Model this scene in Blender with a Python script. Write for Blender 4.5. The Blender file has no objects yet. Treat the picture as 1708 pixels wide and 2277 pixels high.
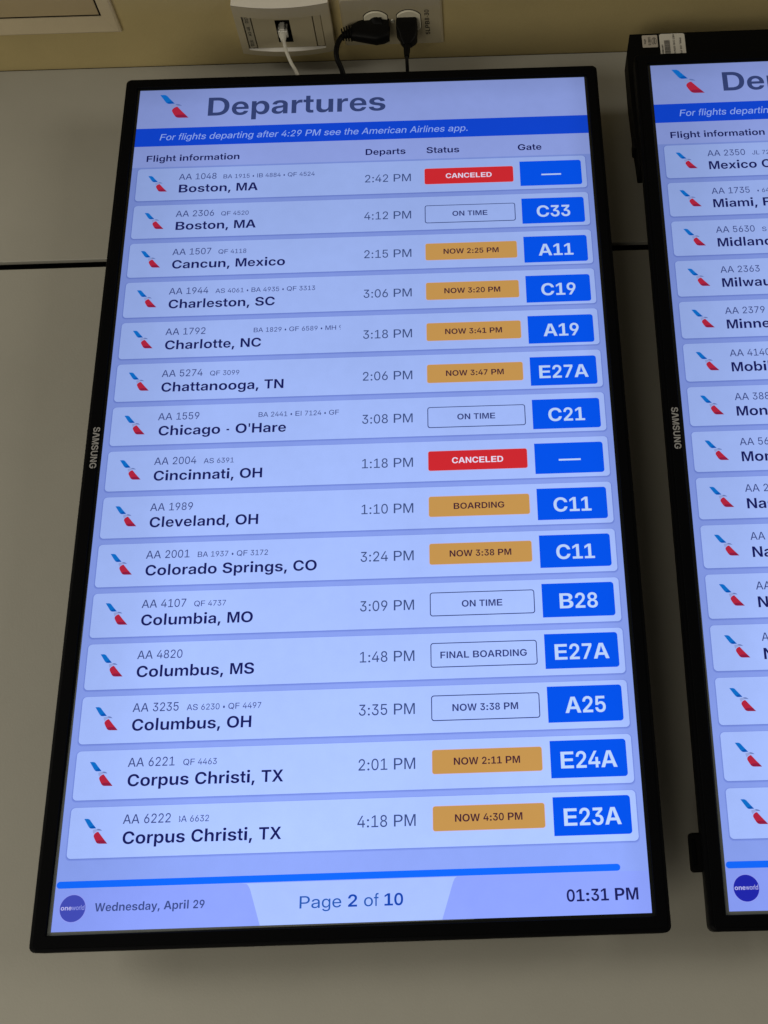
import bpy, bmesh, math, random
from mathutils import Matrix, Vector
from mathutils.geometry import delaunay_2d_cdt

SC = bpy.context.scene
COL = SC.collection
S = 0.000495            # metres per display pixel: a 43 inch portrait display, 1080 x 1920
Z0 = 2.59               # height of the display's top edge above the floor
WALL = 160              # distance of the wall panels behind the display glass, in display pixels
SOFFIT = -233           # the soffit's underside, above the display's top edge

def pt(x, v, d):
    """display pixels (right, down, into the wall) -> metres"""
    return Vector((x * S, d * S, Z0 - v * S))

# ---------------------------------------------------------------- camera
cam_data = bpy.data.cameras.new('camera')
cam = bpy.data.objects.new('camera', cam_data)
COL.objects.link(cam)
R0 = (0.9994900706053682, 0.030127253926424086, 0.010580516628637564)
R1 = (-0.03189448395461024, 0.9260661383703448, 0.37601096959677466)
R2 = (0.0015299197839173514, -0.3761566906685168, 0.9265548032419694)
ax = lambda r, k=1: Vector((r[0] * k, r[2] * k, -r[1] * k))
m = Matrix((ax(R0), ax(R1, -1), ax(R2, -1))).transposed().to_4x4()
m.translation = pt(796.665, 2005.26, -2158.717)
cam.matrix_world = m
cam_data.sensor_fit = 'HORIZONTAL'
cam_data.sensor_width = 36
cam_data.lens = 2516 / 1708 * 36
cam_data.shift_x = -220.48 / 1708
cam_data.shift_y = -4.19 / 1708
cam_data.clip_start = 0.01
cam_data.clip_end = 100
SC.camera = cam

# ---------------------------------------------------------------- light
world = bpy.data.worlds.new('World')
SC.world = world
world.use_nodes = True
bg = world.node_tree.nodes['Background']
bg.inputs[0].default_value = (1.0, 0.90, 0.74, 1)
bg.inputs[1].default_value = 0.06

def area(name, loc, target, size, power, color):
    l = bpy.data.lights.new(name, 'AREA')
    l.shape = 'RECTANGLE'
    l.size, l.size_y = size
    l.energy = power
    l.color = color
    o = bpy.data.objects.new(name, l)
    COL.objects.link(o)
    o.location = loc
    o.rotation_euler = (Vector(target) - Vector(loc)).to_track_quat('-Z', 'Y').to_euler()
    return o

area('hall_light', (-3.6, -2.8, 2.75), (0.2, 0.08, 1.95), (1.8, 1.2), 56, (1.0, 0.94, 0.82))
area('far_light', (4.2, -2.5, 2.15), (0.2, 0.08, 1.7), (1.8, 1.4), 38, (1.0, 0.93, 0.80))
area('floor_bounce', (-1.0, -1.3, 0.2), (0.15, 0.08, 1.2), (2.6, 1.2), 25, (1.0, 0.93, 0.78))

SC.view_settings.view_transform = 'Standard'
SC.view_settings.look = 'None'
SC.view_settings.exposure = 0
SC.view_settings.gamma = 1
SC.view_settings.use_curve_mapping = False
SC.render.engine = 'CYCLES'
SC.cycles.use_denoising = True

# ---------------------------------------------------------------- lettering outlines (2048 units per em)
FONT_R = """A1366|32,0 563,1409 803,1409 1333,0 1116,0 822,814 788,912 751,1023 724,1109 692,1208 657,1320 707,1320 673,1208 641,1108 613,1021 576,910 543,814 248,0|314,380 314,548 1052,548 1052,380
B1366|160,0 160,1409 721,1409 822,1403 912,1388 990,1362 1057,1326 1112,1282 1155,1230 1186,1172 1206,1107 1212,1037 1204,959 1179,893 1140,838 1089,794 1027,760 956,736 956,728 1037,712 1111,679 1176,630 1228,565 1252,513 1268,454 1273,388 1266,315 1247,248 1215,186 1170,132 1111,86 1039,49 952,22 852,6 739,0|372,169 727,169 829,176 913,195 977,228 1022,272 1050,326 1059,390 1049,458 1020,516 974,566 910,603 830,627 737,635 372,635|372,796 715,796 795,803 865,824 923,858 967,902 993,958 1002,1022 994,1083 970,1136 929,1180 874,1213 803,1233 718,1240 372,1240
C1479|775,-21 648,-11 530,19 424,69 330,137 250,221 185,322 137,437 108,564 98,704 108,844 137,971 185,1087 249,1188 330,1272 424,1340 530,1390 648,1420 775,1430 888,1422 994,1398 1091,1357 1178,1302 1252,1233 1313,1151 1359,1057 1386,951 1179,951 1157,1019 1126,1079 1084,1131 1036,1174 979,1207 917,1231 848,1245 776,1250 685,1244 603,1221 528,1184 462,1134 407,1070 362,995 329,908 309,811 303,704 309,597 329,499 362,413 407,338 463,275 528,225 603,188 685,165 776,159 848,164 916,178 979,202 1035,235 1084,278 1125,329 1157,389 1179,457 1386,457 1360,353 1314,260 1254,179 1180,109 1093,54 996,12 890,-12
D1479|644,0 271,0 271,171 631,171 745,179 845,200 931,235 1004,284 1063,345 1109,419 1141,504 1161,600 1167,707 1161,812 1142,908 1109,992 1064,1065 1007,1126 936,1174 852,1209 756,1230 647,1238 263,1238 263,1409 662,1409 803,1400 931,1371 1046,1325 1144,1261 1226,1180 1291,1083 1339,971 1367,845 1377,707 1367,567 1339,441 1290,329 1225,232 1141,150 1040,85 924,38 792,9|371,1409 371,0 159,0 159,1409
E1366|174,0 174,1409 1254,1409 1254,1238 407,1238 407,801 1193,801 1193,631 407,631 407,171 1259,171 1259,0
F1251|165,0 165,1409 1165,1409 1165,1238 386,1238 386,787 1099,787 1099,617 386,617 386,0
G1593|822,-21 686,-11 562,19 449,70 349,138 264,222 196,323 145,438 115,565 104,704 115,844 145,971 196,1087 266,1187 349,1272 449,1340 561,1390 684,1420 816,1430 938,1421 1053,1396 1157,1354 1250,1298 1330,1229 1394,1148 1443,1057 1471,957 1249,957 1224,1020 1191,1077 1148,1127 1096,1170 1036,1205 969,1229 897,1245 818,1250 725,1244 640,1221 561,1184 491,1134 433,1070 385,996 350,909 328,811 321,704 328,597 350,500 385,413 433,339 492,275 562,225 641,188 728,165 823,159 905,164 981,181 1052,208 1114,245 1167,291 1210,346 1242,409 1261,478 1268,554 1331,548 871,548 871,714 1482,714 1482,556 1472,447 1444,347 1395,255 1331,175 1253,107 1160,52 1057,11 943,-13
H1479|154,0 154,1409 361,1409 361,807 1118,807 1118,1409 1325,1409 1325,0 1118,0 1118,635 361,635 361,0
I569|191,0 191,1409 381,1409 381,0
J1024|481,-19 367,-7 270,30 187,91 124,175 87,280 74,406 74,484 259,484 259,406 265,329 286,266 319,216 364,180 418,158 481,150 543,158 596,180 641,216 675,266 695,329 701,406 701,1409 888,1409 888,406 875,280 838,175 775,91 692,30 594,-7
L1139|156,0 156,1409 365,1409 365,171 1069,171 1069,0
M1706|146,0 146,1409 422,1409 751,554 765,516 781,471 798,420 816,366 833,311 850,258 865,209 877,167 833,167 845,208 860,256 876,309 894,364 912,419 929,470 945,516 958,554 1283,1409 1560,1409 1560,0 1368,0 1368,785 1368,833 1368,886 1369,944 1371,1003 1372,1065 1374,1127 1375,1189 1376,1248 1398,1248 1376,1181 1353,1113 1332,1047 1310,983 1290,925 1271,871 1254,825 1239,785 935,0 771,0 463,785 449,824 432,870 413,924 392,982 370,1045 348,1111 324,1179 301,1248 328,1248 329,1192 331,1131 332,1069 334,1007 335,947 336,888 336,834 336,785 336,0
N1479|153,0 153,1409 386,1409 963,534 989,496 1019,447 1052,392 1088,332 1123,267 1159,200 1135,178 1131,245 1127,316 1124,387 1122,454 1121,512 1121,556 1121,1409 1325,1409 1325,0 1092,0 575,780 544,829 508,885 468,950 422,1025 371,1112 312,1210 342,1234 347,1132 351,1039 354,956 356,885 357,826 358,782 358,0
P1366|165,0 165,1409 734,1409 845,1402 944,1384 1032,1353 1106,1311 1168,1259 1217,1197 1252,1127 1273,1051 1280,966 1273,882 1251,806 1216,736 1166,674 1104,621 1028,580 940,548 841,529 729,523 302,523 302,692 721,692 792,696 855,708 909,727 975,768 1023,824 1052,890 1061,966 1052,1043 1023,1109 975,1164 909,1205 855,1224 791,1235 720,1239 385,1239 385,0
Q1593|718,449 932,449 1098,250 1157,180 1411,-130 1193,-130 1025,76 973,139|797,-21 667,-11 548,19 439,69 341,137 259,222 192,322 142,437 112,565 102,704 112,844 142,971 192,1087 259,1187 341,1271 439,1340 548,1390 667,1420 797,1430 925,1420 1044,1390 1154,1340 1251,1271 1333,1187 1400,1087 1451,971 1480,844 1491,704 1480,565 1451,437 1400,322 1333,221 1251,137 1154,69 1044,19 925,-11|797,159 883,165 964,186 1040,221 1108,270 1166,332 1214,407 1250,494 1272,593 1279,704 1272,815 1250,915 1214,1002 1166,1077 1108,1139 1040,1188 964,1223 883,1244 797,1250 709,1244 628,1223 552,1188 484,1139 427,1077 378,1002 342,914 321,815 314,704 321,593 342,494 378,407 427,332 484,270 552,221 628,186 709,165
R1479|175,0 175,1409 788,1409 906,1403 1010,1384 1103,1354 1182,1313 1247,1262 1299,1202 1336,1133 1359,1056 1367,973 1359,889 1335,813 1297,744 1244,685 1176,635 1096,594 1003,565 897,547 778,541 307,541 307,710 776,710 884,718 974,741 1044,780 1094,833 1124,897 1135,973 1124,1050 1094,1114 1043,1167 973,1207 883,1231 774,1239 408,1239 408,0|1141,0 738,635 997,635 1409,0
S1366|690,-24 576,-17 471,1 378,31 297,73 228,124 173,185 132,256 107,335 97,423 317,423 332,341 369,273 425,220 499,181 588,158 690,149 790,157 879,179 952,214 1007,261 1042,320 1053,386 1044,442 1017,487 975,526 915,558 839,585 748,609 567,651 434,688 325,735 241,791 182,857 146,935 134,1025 142,1104 165,1174 204,1238 257,1295 322,1342 399,1380 486,1408 582,1424 686,1430 790,1424 885,1407 971,1378 1047,1339 1110,1290 1162,1232 1201,1167 1225,1094 1236,1015 1023,1015 1007,1086 972,1145 920,1193 851,1229 772,1250 680,1258 588,1250 508,1229 442,1195 392,1150 360,1096 350,1035 360,980 389,934 434,896 495,866 567,841 651,819 816,781 909,757 994,727 1071,691 1139,649 1194,598 1235,539 1260,470 1269,391 1261,312 1238,241 1199,175 1145,117 1079,69 998,29 906,0 804,-17
T1251|67,1238 67,1409 1185,1409 1185,1238 727,1238 727,0 526,0 526,1238
U1479|740,-23 626,-15 523,7 430,43 348,92 280,151 224,221 183,301 159,388 151,481 151,1409 358,1409 358,496 369,404 404,322 439,274 483,234 536,200 596,176 664,162 740,156 815,162 883,176 944,200 996,234 1040,274 1075,322 1109,404 1121,496 1121,1409 1328,1409 1328,481 1320,388 1295,301 1255,221 1200,151 1131,92 1049,43 957,7 853,-15
W1933|424,0 32,1409 238,1409 458,568 477,496 494,423 511,349 526,274 542,200 556,125 529,125 544,200 560,274 575,349 593,423 611,496 630,568 855,1409 1078,1409 1302,568 1321,496 1339,423 1356,349 1373,274 1389,200 1405,125 1375,125 1389,200 1405,274 1421,349 1439,423 1456,496 1474,568 1693,1409 1902,1409 1508,0 1276,0 1035,873 1010,968 987,1068 965,1174 944,1287 988,1287 966,1176 946,1072 922,972 897,873 657,0
a1139|466,-19 362,-10 271,16 217,44 171,79 133,122 106,172 89,229 83,294 87,349 99,397 120,438 163,488 219,527 285,555 360,575 438,590 519,601 611,612 683,620 735,629 771,643 793,665 799,697 799,704 793,757 773,802 740,839 695,866 639,883 570,889 501,883 441,867 391,841 352,808 324,770 309,729 112,752 130,813 159,866 197,913 270,971 358,1013 458,1038 570,1047 651,1042 729,1028 803,1002 867,966 922,918 964,858 990,784 1000,696 1000,0 802,0 802,144 795,144 768,105 732,68 685,32 625,5 553,-13|503,137 594,145 669,171 726,211 767,261 792,319 800,380 800,511 783,501 758,493 725,484 686,477 644,471 601,464 560,458 522,454 461,444 405,428 356,406 318,377 293,338 285,288 292,243 313,206 346,177 389,155 442,142
b1139|625,-20 551,-14 487,5 432,34 386,71 348,113 317,158 309,158 309,0 128,0 128,1466 312,1466 312,873 319,873 349,916 386,957 431,993 485,1022 550,1041 625,1047 707,1039 784,1017 852,981 913,932 964,870 1006,796 1036,711 1055,617 1060,514 1055,411 1037,317 1006,232 964,158 913,96 853,46 784,9 708,-13|590,143 646,148 696,164 741,188 780,223 813,266 838,319 865,409 873,514 865,621 839,711 813,762 781,804 741,839 697,864 646,879 590,884 533,879 482,863 437,838 397,803 364,761 338,709 312,619 304,514 312,411 339,319 364,268 397,224 437,189 483,164 533,148
c1024|535,-22 448,-15 367,8 294,45 230,96 177,159 133,233 101,318 82,410 76,512 82,613 101,707 133,792 177,867 230,930 294,981 367,1018 448,1041 535,1049 614,1043 687,1025 753,995 811,957 861,908 902,851 932,786 952,714 777,693 765,734 748,771 725,803 697,832 664,854 626,871 584,882 536,885 479,880 428,864 383,837 345,801 314,756 290,704 265,613 258,512 265,411 290,321 314,269 345,225 383,189 428,163 479,146 536,141 585,145 626,155 665,171 697,195 724,223 747,257 765,295 778,337 953,316 934,244 904,179 863,121 812,71 754,31 687,2 615,-16
d1139|514,-20 431,-13 356,9 286,46 226,96 174,158 133,232 103,317 84,411 78,514 84,617 103,711 134,796 175,870 226,932 287,981 356,1017 432,1039 514,1047 589,1041 653,1022 707,993 754,957 790,916 819,873 826,873 826,1466 1011,1466 1011,0 831,0 831,158 821,158 791,113 753,71 707,34 652,5 588,-14|548,143 605,148 657,164 702,189 741,224 774,268 801,319 826,411 834,514 826,619 801,709 774,761 742,803 703,838 657,863 606,879 548,884 493,879 442,864 397,839 358,804 326,762 300,711 275,621 266,514 275,409 300,319 326,266 358,223 398,188 443,164 493,148
e1139|589,-22 489,-15 399,8 317,45 248,96 189,159 143,233 109,318 89,410 82,511 89,611 110,705 144,790 190,865 248,928 317,980 395,1018 481,1041 574,1049 672,1040 765,1015 847,973 919,914 979,839 1024,748 1051,642 1060,520 1060,459 187,459 187,608 956,608 869,558 860,651 834,732 791,798 733,847 686,871 634,884 575,889 489,879 416,847 356,798 312,733 286,656 277,570 277,481 286,382 314,299 343,251 380,211 423,180 473,157 529,143 591,138 655,143 712,158 761,182 801,214 833,254 855,300 1043,280 1011,196 958,123 887,62 800,15 700,-13
f569|524,1031 524,874 14,874 14,1031|176,0 176,1200 185,1288 209,1363 247,1422 297,1465 357,1480 424,1485 463,1484 496,1482 524,1479 541,1477 522,1308 509,1310 490,1312 468,1314 446,1315 410,1311 382,1299 362,1279 342,1232 336,1165 336,0
g1139|556,-405 446,-398 349,-373 267,-334 202,-281 154,-216 124,-140 295,-103 316,-143 345,-179 384,-209 431,-232 488,-247 556,-253 633,-246 699,-225 754,-191 794,-142 820,-81 827,-6 827,172 820,172 789,127 751,87 706,50 651,23 588,5 513,-1 431,6 356,27 288,62 227,110 176,170 133,242 102,324 85,416 78,518 84,620 102,713 133,797 175,870 227,932 288,981 356,1017 432,1039 514,1047 589,1041 653,1022 708,994 755,957 792,914 823,868 830,868 830,1031 1011,1031 1011,-6 1005,-94 984,-170 950,-235 904,-289 850,-332 785,-365 676,-395|549,161 605,165 657,180 702,204 742,238 775,279 801,329 826,416 835,520 826,622 801,711 775,762 742,804 703,839 657,864 606,879 549,884 493,879 443,864 398,840 341,785 300,713 274,624 266,520 274,416 300,327 326,278 359,236 398,203 443,180 494,165
h1139|322,605 322,0 132,0 132,1466 322,1466 322,778 281,778 318,862 365,931 420,982 484,1018 556,1040 635,1047 704,1042 768,1027 827,1002 879,968 923,923 959,869 986,804 1002,731 1007,647 1007,0 816,0 816,628 809,703 789,764 754,815 707,851 650,873 582,879 512,872 450,850 398,812 357,759 331,689
i455|132,0 132,1031 323,1031 323,0|227,1227 180,1236 139,1266 112,1309 103,1361 112,1413 139,1456 180,1477 227,1483 276,1477 317,1456 344,1413 353,1361 344,1309 317,1266 276,1236
k1024|298,358 298,583 322,583 757,1031 987,1031 509,536 483,536|128,0 128,1466 312,1466 312,0|786,0 400,494 528,626 1017,0
l455|138,0 138,1484 318,1484 318,0
m1706|131,0 131,1031 315,1031 317,806 298,806 330,880 374,941 426,988 486,1022 551,1042 620,1050 694,1041 760,1018 817,980 863,930 897,871 917,804 887,804 916,873 958,933 1013,981 1078,1018 1154,1041 1235,1050 1325,1039 1407,1009 1455,977 1495,937 1529,888 1555,829 1570,762 1575,685 1575,0 1385,0 1385,673 1379,741 1357,794 1322,834 1277,860 1228,877 1174,882 1109,875 1053,853 1008,819 975,774 954,719 947,657 947,0 759,0 759,689 752,744 733,790 701,829 658,859 609,877 553,882 494,876 439,854 391,820 353,771 329,708 320,633 320,0
n1139|322,605 322,0 132,0 132,1031 316,1031 317,778 281,778 318,862 365,931 420,982 484,1018 556,1040 636,1047 705,1042 769,1027 827,1002 879,968 923,923 959,869 986,804 1002,731 1007,647 1007,0 816,0 816,628 809,703 789,764 754,815 707,851 650,873 582,879 512,872 450,850 398,812 357,759 331,689
o1139|569,-22 475,-15 390,8 313,45 244,96 187,159 141,233 107,318 87,410 80,512 87,613 107,707 141,792 187,867 244,930 313,981 390,1018 475,1041 569,1049 662,1041 748,1018 826,981 894,930 951,867 998,792 1031,707 1052,613 1058,512 1052,410 1031,318 998,233 951,159 894,96 826,45 748,8 662,-15|569,141 631,146 685,163 732,189 773,225 806,269 832,321 858,411 866,512 858,613 832,704 806,756 773,800 732,837 685,863 631,879 569,885 508,880 454,863 407,837 366,801 333,756 307,704 281,613 273,512 281,411 307,321 333,269 366,225 407,189 454,163 508,146
p1139|128,-389 128,1031 309,1031 309,873 317,873 347,917 384,957 430,993 485,1022 550,1041 625,1047 707,1039 784,1017 852,981 913,932 964,870 1006,796 1036,711 1055,617 1060,514 1055,411 1037,317 1006,232 964,158 913,96 853,46 784,9 708,-13 625,-20 551,-14 487,5 434,34 388,71 350,113 320,158 312,158 312,-389|590,143 646,148 696,164 741,188 780,223 813,266 838,319 865,409 873,514 865,621 839,711 813,762 781,804 741,839 697,864 646,879 590,884 533,879 482,863 437,838 397,803 364,761 338,709 312,619 304,514 312,411 339,319 364,268 397,224 437,189 483,164 533,148
r682|128,0 128,1031 306,1031 306,867 312,867 336,918 367,961 406,996 453,1023 506,1039 565,1045 586,1044 608,1043 627,1041 642,1040 642,859 628,862 603,865 573,868 540,869 479,862 424,841 378,806 342,759 320,699 312,627 312,0
s1024|515,-22 405,-14 307,11 248,39 198,73 155,115 122,164 98,222 85,285 273,303 289,251 315,209 350,175 396,151 450,137 513,132 580,137 636,151 682,175 716,205 737,241 744,280 734,328 703,367 655,396 588,416 411,455 320,481 245,516 187,560 145,612 121,674 113,744 118,802 136,855 164,903 203,945 250,981 307,1010 404,1039 515,1049 624,1039 717,1012 795,968 856,908 897,836 920,751 738,733 716,796 672,848 630,875 579,891 517,896 459,891 408,878 366,854 333,824 315,790 308,750 318,702 350,663 402,633 474,610 647,573 739,547 814,512 870,470 911,419 935,359 943,291 937,230 919,175 888,126 847,82 796,46 737,16 633,-13
t569|519,1031 519,874 14,874 14,1031|166,1327 333,1327 333,267 338,215 356,180 387,160 434,153 453,153 475,155 497,157 516,158 531,3 505,-1 477,-4 446,-6 418,-6 341,1 279,23 229,59 194,109 172,172 166,248
u1139|503,-17 435,-11 371,3 312,28 260,63 215,107 179,162 153,226 137,300 132,383 132,1031 322,1031 322,403 330,328 350,265 385,216 432,180 489,158 557,150 627,158 689,181 741,219 781,272 807,341 816,425 816,1031 1007,1031 1007,0 822,0 822,252 858,252 820,167 773,99 717,48 653,12 581,-9
w1479|342,0 39,1031 228,1031 344,594 372,491 398,379 425,263 452,141 425,141 452,261 479,377 507,489 534,594 651,1031 829,1031 944,594 971,490 998,378 1025,262 1052,141 1023,141 1051,261 1078,377 1106,489 1132,594 1250,1031 1440,1031 1137,0 952,0 826,455 808,525 790,596 771,668 754,742 737,815 719,888 760,888 742,816 725,742 707,668 689,596 671,525 652,455 524,0
01139|570,-21 477,-11 393,18 319,66 256,133 202,217 160,316 130,431 111,561 105,704 111,847 130,977 161,1092 203,1192 256,1276 320,1342 394,1391 477,1420 570,1430 662,1420 745,1391 819,1342 883,1276 936,1192 978,1092 1009,977 1028,847 1034,704 1028,561 1009,431 978,316 936,217 884,133 819,66 745,18 662,-11|570,148 628,155 682,177 729,214 769,265 803,328 830,405 849,493 860,593 864,704 860,815 849,915 830,1004 803,1081 769,1144 729,1195 682,1232 628,1254 570,1261 510,1254 457,1232 410,1195 370,1144 336,1081 310,1004 290,915 279,815 275,704 279,593 290,493 310,405 336,328 370,265 410,214 457,177 510,155
11139|156,0 156,153 515,153 515,1237 197,1010 197,1180 530,1409 696,1409 696,153 1039,153 1039,0
21139|146,0 146,150 593,626 660,700 715,765 757,826 787,883 805,944 812,1008 804,1082 781,1144 744,1194 695,1231 636,1255 567,1262 495,1253 433,1226 384,1184 347,1126 324,1055 317,972 149,972 155,1059 172,1139 202,1211 242,1276 292,1329 349,1372 417,1404 489,1423 569,1430 646,1424 717,1406 782,1377 839,1336 887,1287 927,1229 956,1164 974,1092 979,1016 972,931 951,853 914,774 860,690 813,631 757,565 693,495 390,175 390,169 993,169 993,0
31139|562,-21 479,-15 403,3 332,33 269,74 216,125 172,184 139,252 119,327 110,409 288,409 299,334 326,269 367,217 422,178 487,154 561,147 636,155 701,180 756,219 798,274 824,340 832,419 824,496 797,563 753,618 692,660 642,680 585,692 520,696 380,696 380,844 723,1234 723,1240 184,1240 184,1409 950,1409 950,1253 534,782 534,820 631,822 716,810 792,784 856,745 910,696 953,636 984,569 1002,496 1008,416 1002,334 983,258 951,189 908,128 855,77 793,35 723,4 646,-15
41139|77,310 77,468 638,1409 818,1409 268,484 268,478 1061,478 1061,310|709,0 709,357 709,430 709,879 878,879 878,0
51139|565,-19 486,-13 414,5 347,34 287,74 237,123 194,180 162,245 141,315 132,391 306,391 319,324 347,266 387,217 438,180 498,156 565,148 639,159 702,188 756,235 795,298 821,373 830,457 821,542 796,618 756,681 703,728 639,758 566,768 487,759 417,734 376,707 343,674 318,635 151,647 207,1409 935,1409 935,1240 361,1240 327,820 330,820 386,869 449,905 520,928 597,935 682,926 759,900 828,858 887,801 935,731 972,651 994,559 1002,461 996,371 977,287 946,212 904,146 853,89 793,43 723,9 647,-12
61139|571,-21 491,-14 417,6 349,40 288,85 238,141 196,207 166,282 147,365 141,455 152,562 186,674 223,756 272,848 335,952 624,1409 818,1409 382,737 363,737 384,774 411,811 446,844 489,870 540,887 600,894 675,887 744,868 806,837 861,794 909,742 947,680 975,609 991,531 997,446 991,358 972,278 942,204 901,139 851,84 792,39 724,6 651,-14|569,146 639,155 701,185 753,232 793,292 818,365 827,445 818,527 793,598 753,658 701,704 639,733 569,742 499,733 437,704 385,658 345,599 320,528 312,447 320,365 345,293 385,232 437,185 499,155
71139|238,0 805,1233 805,1239 151,1239 151,1409 988,1409 988,1231 424,0
81139|569,-21 484,-15 407,2 336,30 275,68 222,115 179,170 147,233 128,302 122,375 131,463 157,544 200,614 254,671 319,712 392,734 392,737 330,759 275,795 230,846 195,908 175,977 168,1052 174,1122 191,1188 220,1246 259,1299 306,1345 362,1381 426,1408 494,1424 569,1430 643,1424 712,1408 774,1382 830,1345 878,1299 916,1247 946,1188 963,1122 969,1052 962,977 941,908 906,846 861,795 808,759 746,737 746,734 818,712 884,670 938,614 980,544 1008,463 1016,375 1010,302 990,233 959,170 916,115 863,68 801,30 731,2 653,-15|569,143 645,150 712,173 765,210 805,258 830,318 838,386 830,458 803,521 762,573 707,613 643,637 569,646 495,637 429,613 375,573 333,521 307,458 299,386 306,318 331,258 372,210 426,173 492,150|569,806 632,813 687,835 732,870 768,916 789,973 797,1037 789,1102 768,1157 734,1203 688,1238 633,1259 569,1266 505,1259 449,1238 404,1203 369,1157 348,1102 340,1037 348,973 369,916 404,870 450,835 505,813
91139|568,1430 648,1423 722,1403 790,1369 850,1324 900,1268 942,1202 972,1127 991,1044 997,954 986,847 953,735 916,653 867,561 804,457 515,0 321,0 756,672 775,672 755,635 727,598 692,565 650,539 599,522 539,515 464,522 395,541 332,572 277,615 230,667 192,729 164,800 147,878 141,963 147,1051 165,1132 196,1205 238,1270 287,1325 348,1370 415,1403 489,1423|570,1263 499,1254 437,1224 385,1177 345,1117 320,1045 312,964 320,883 345,811 385,751 437,705 499,676 570,667 639,676 701,705 754,751 793,810 818,882 827,962 818,1044 793,1116 754,1177 701,1224 639,1254
:569|289,-15 234,-6 188,23 157,64 147,114 157,165 188,206 234,235 289,244 344,235 389,206 420,165 431,114 420,64 389,23 344,-6|289,723 234,733 188,761 157,803 147,853 157,903 188,945 234,973 289,983 344,973 389,945 420,903 431,853 420,803 389,761 344,733
.569|289,-15 234,-6 188,23 157,64 147,114 157,165 188,206 234,235 289,244 344,235 389,206 420,165 431,114 420,64 389,23 344,-6
,569|115,-304 204,201 422,201 264,-304
-682|510,667 510,499 171,499 171,667
 569
•717|359,248 301,258 249,288 204,336 170,398 147,471 140,550 147,631 170,703 204,765 249,812 301,843 359,853 416,843 468,812 513,765 548,703 569,631 577,550 569,471 548,398 513,336 468,288 416,258"""
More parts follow.
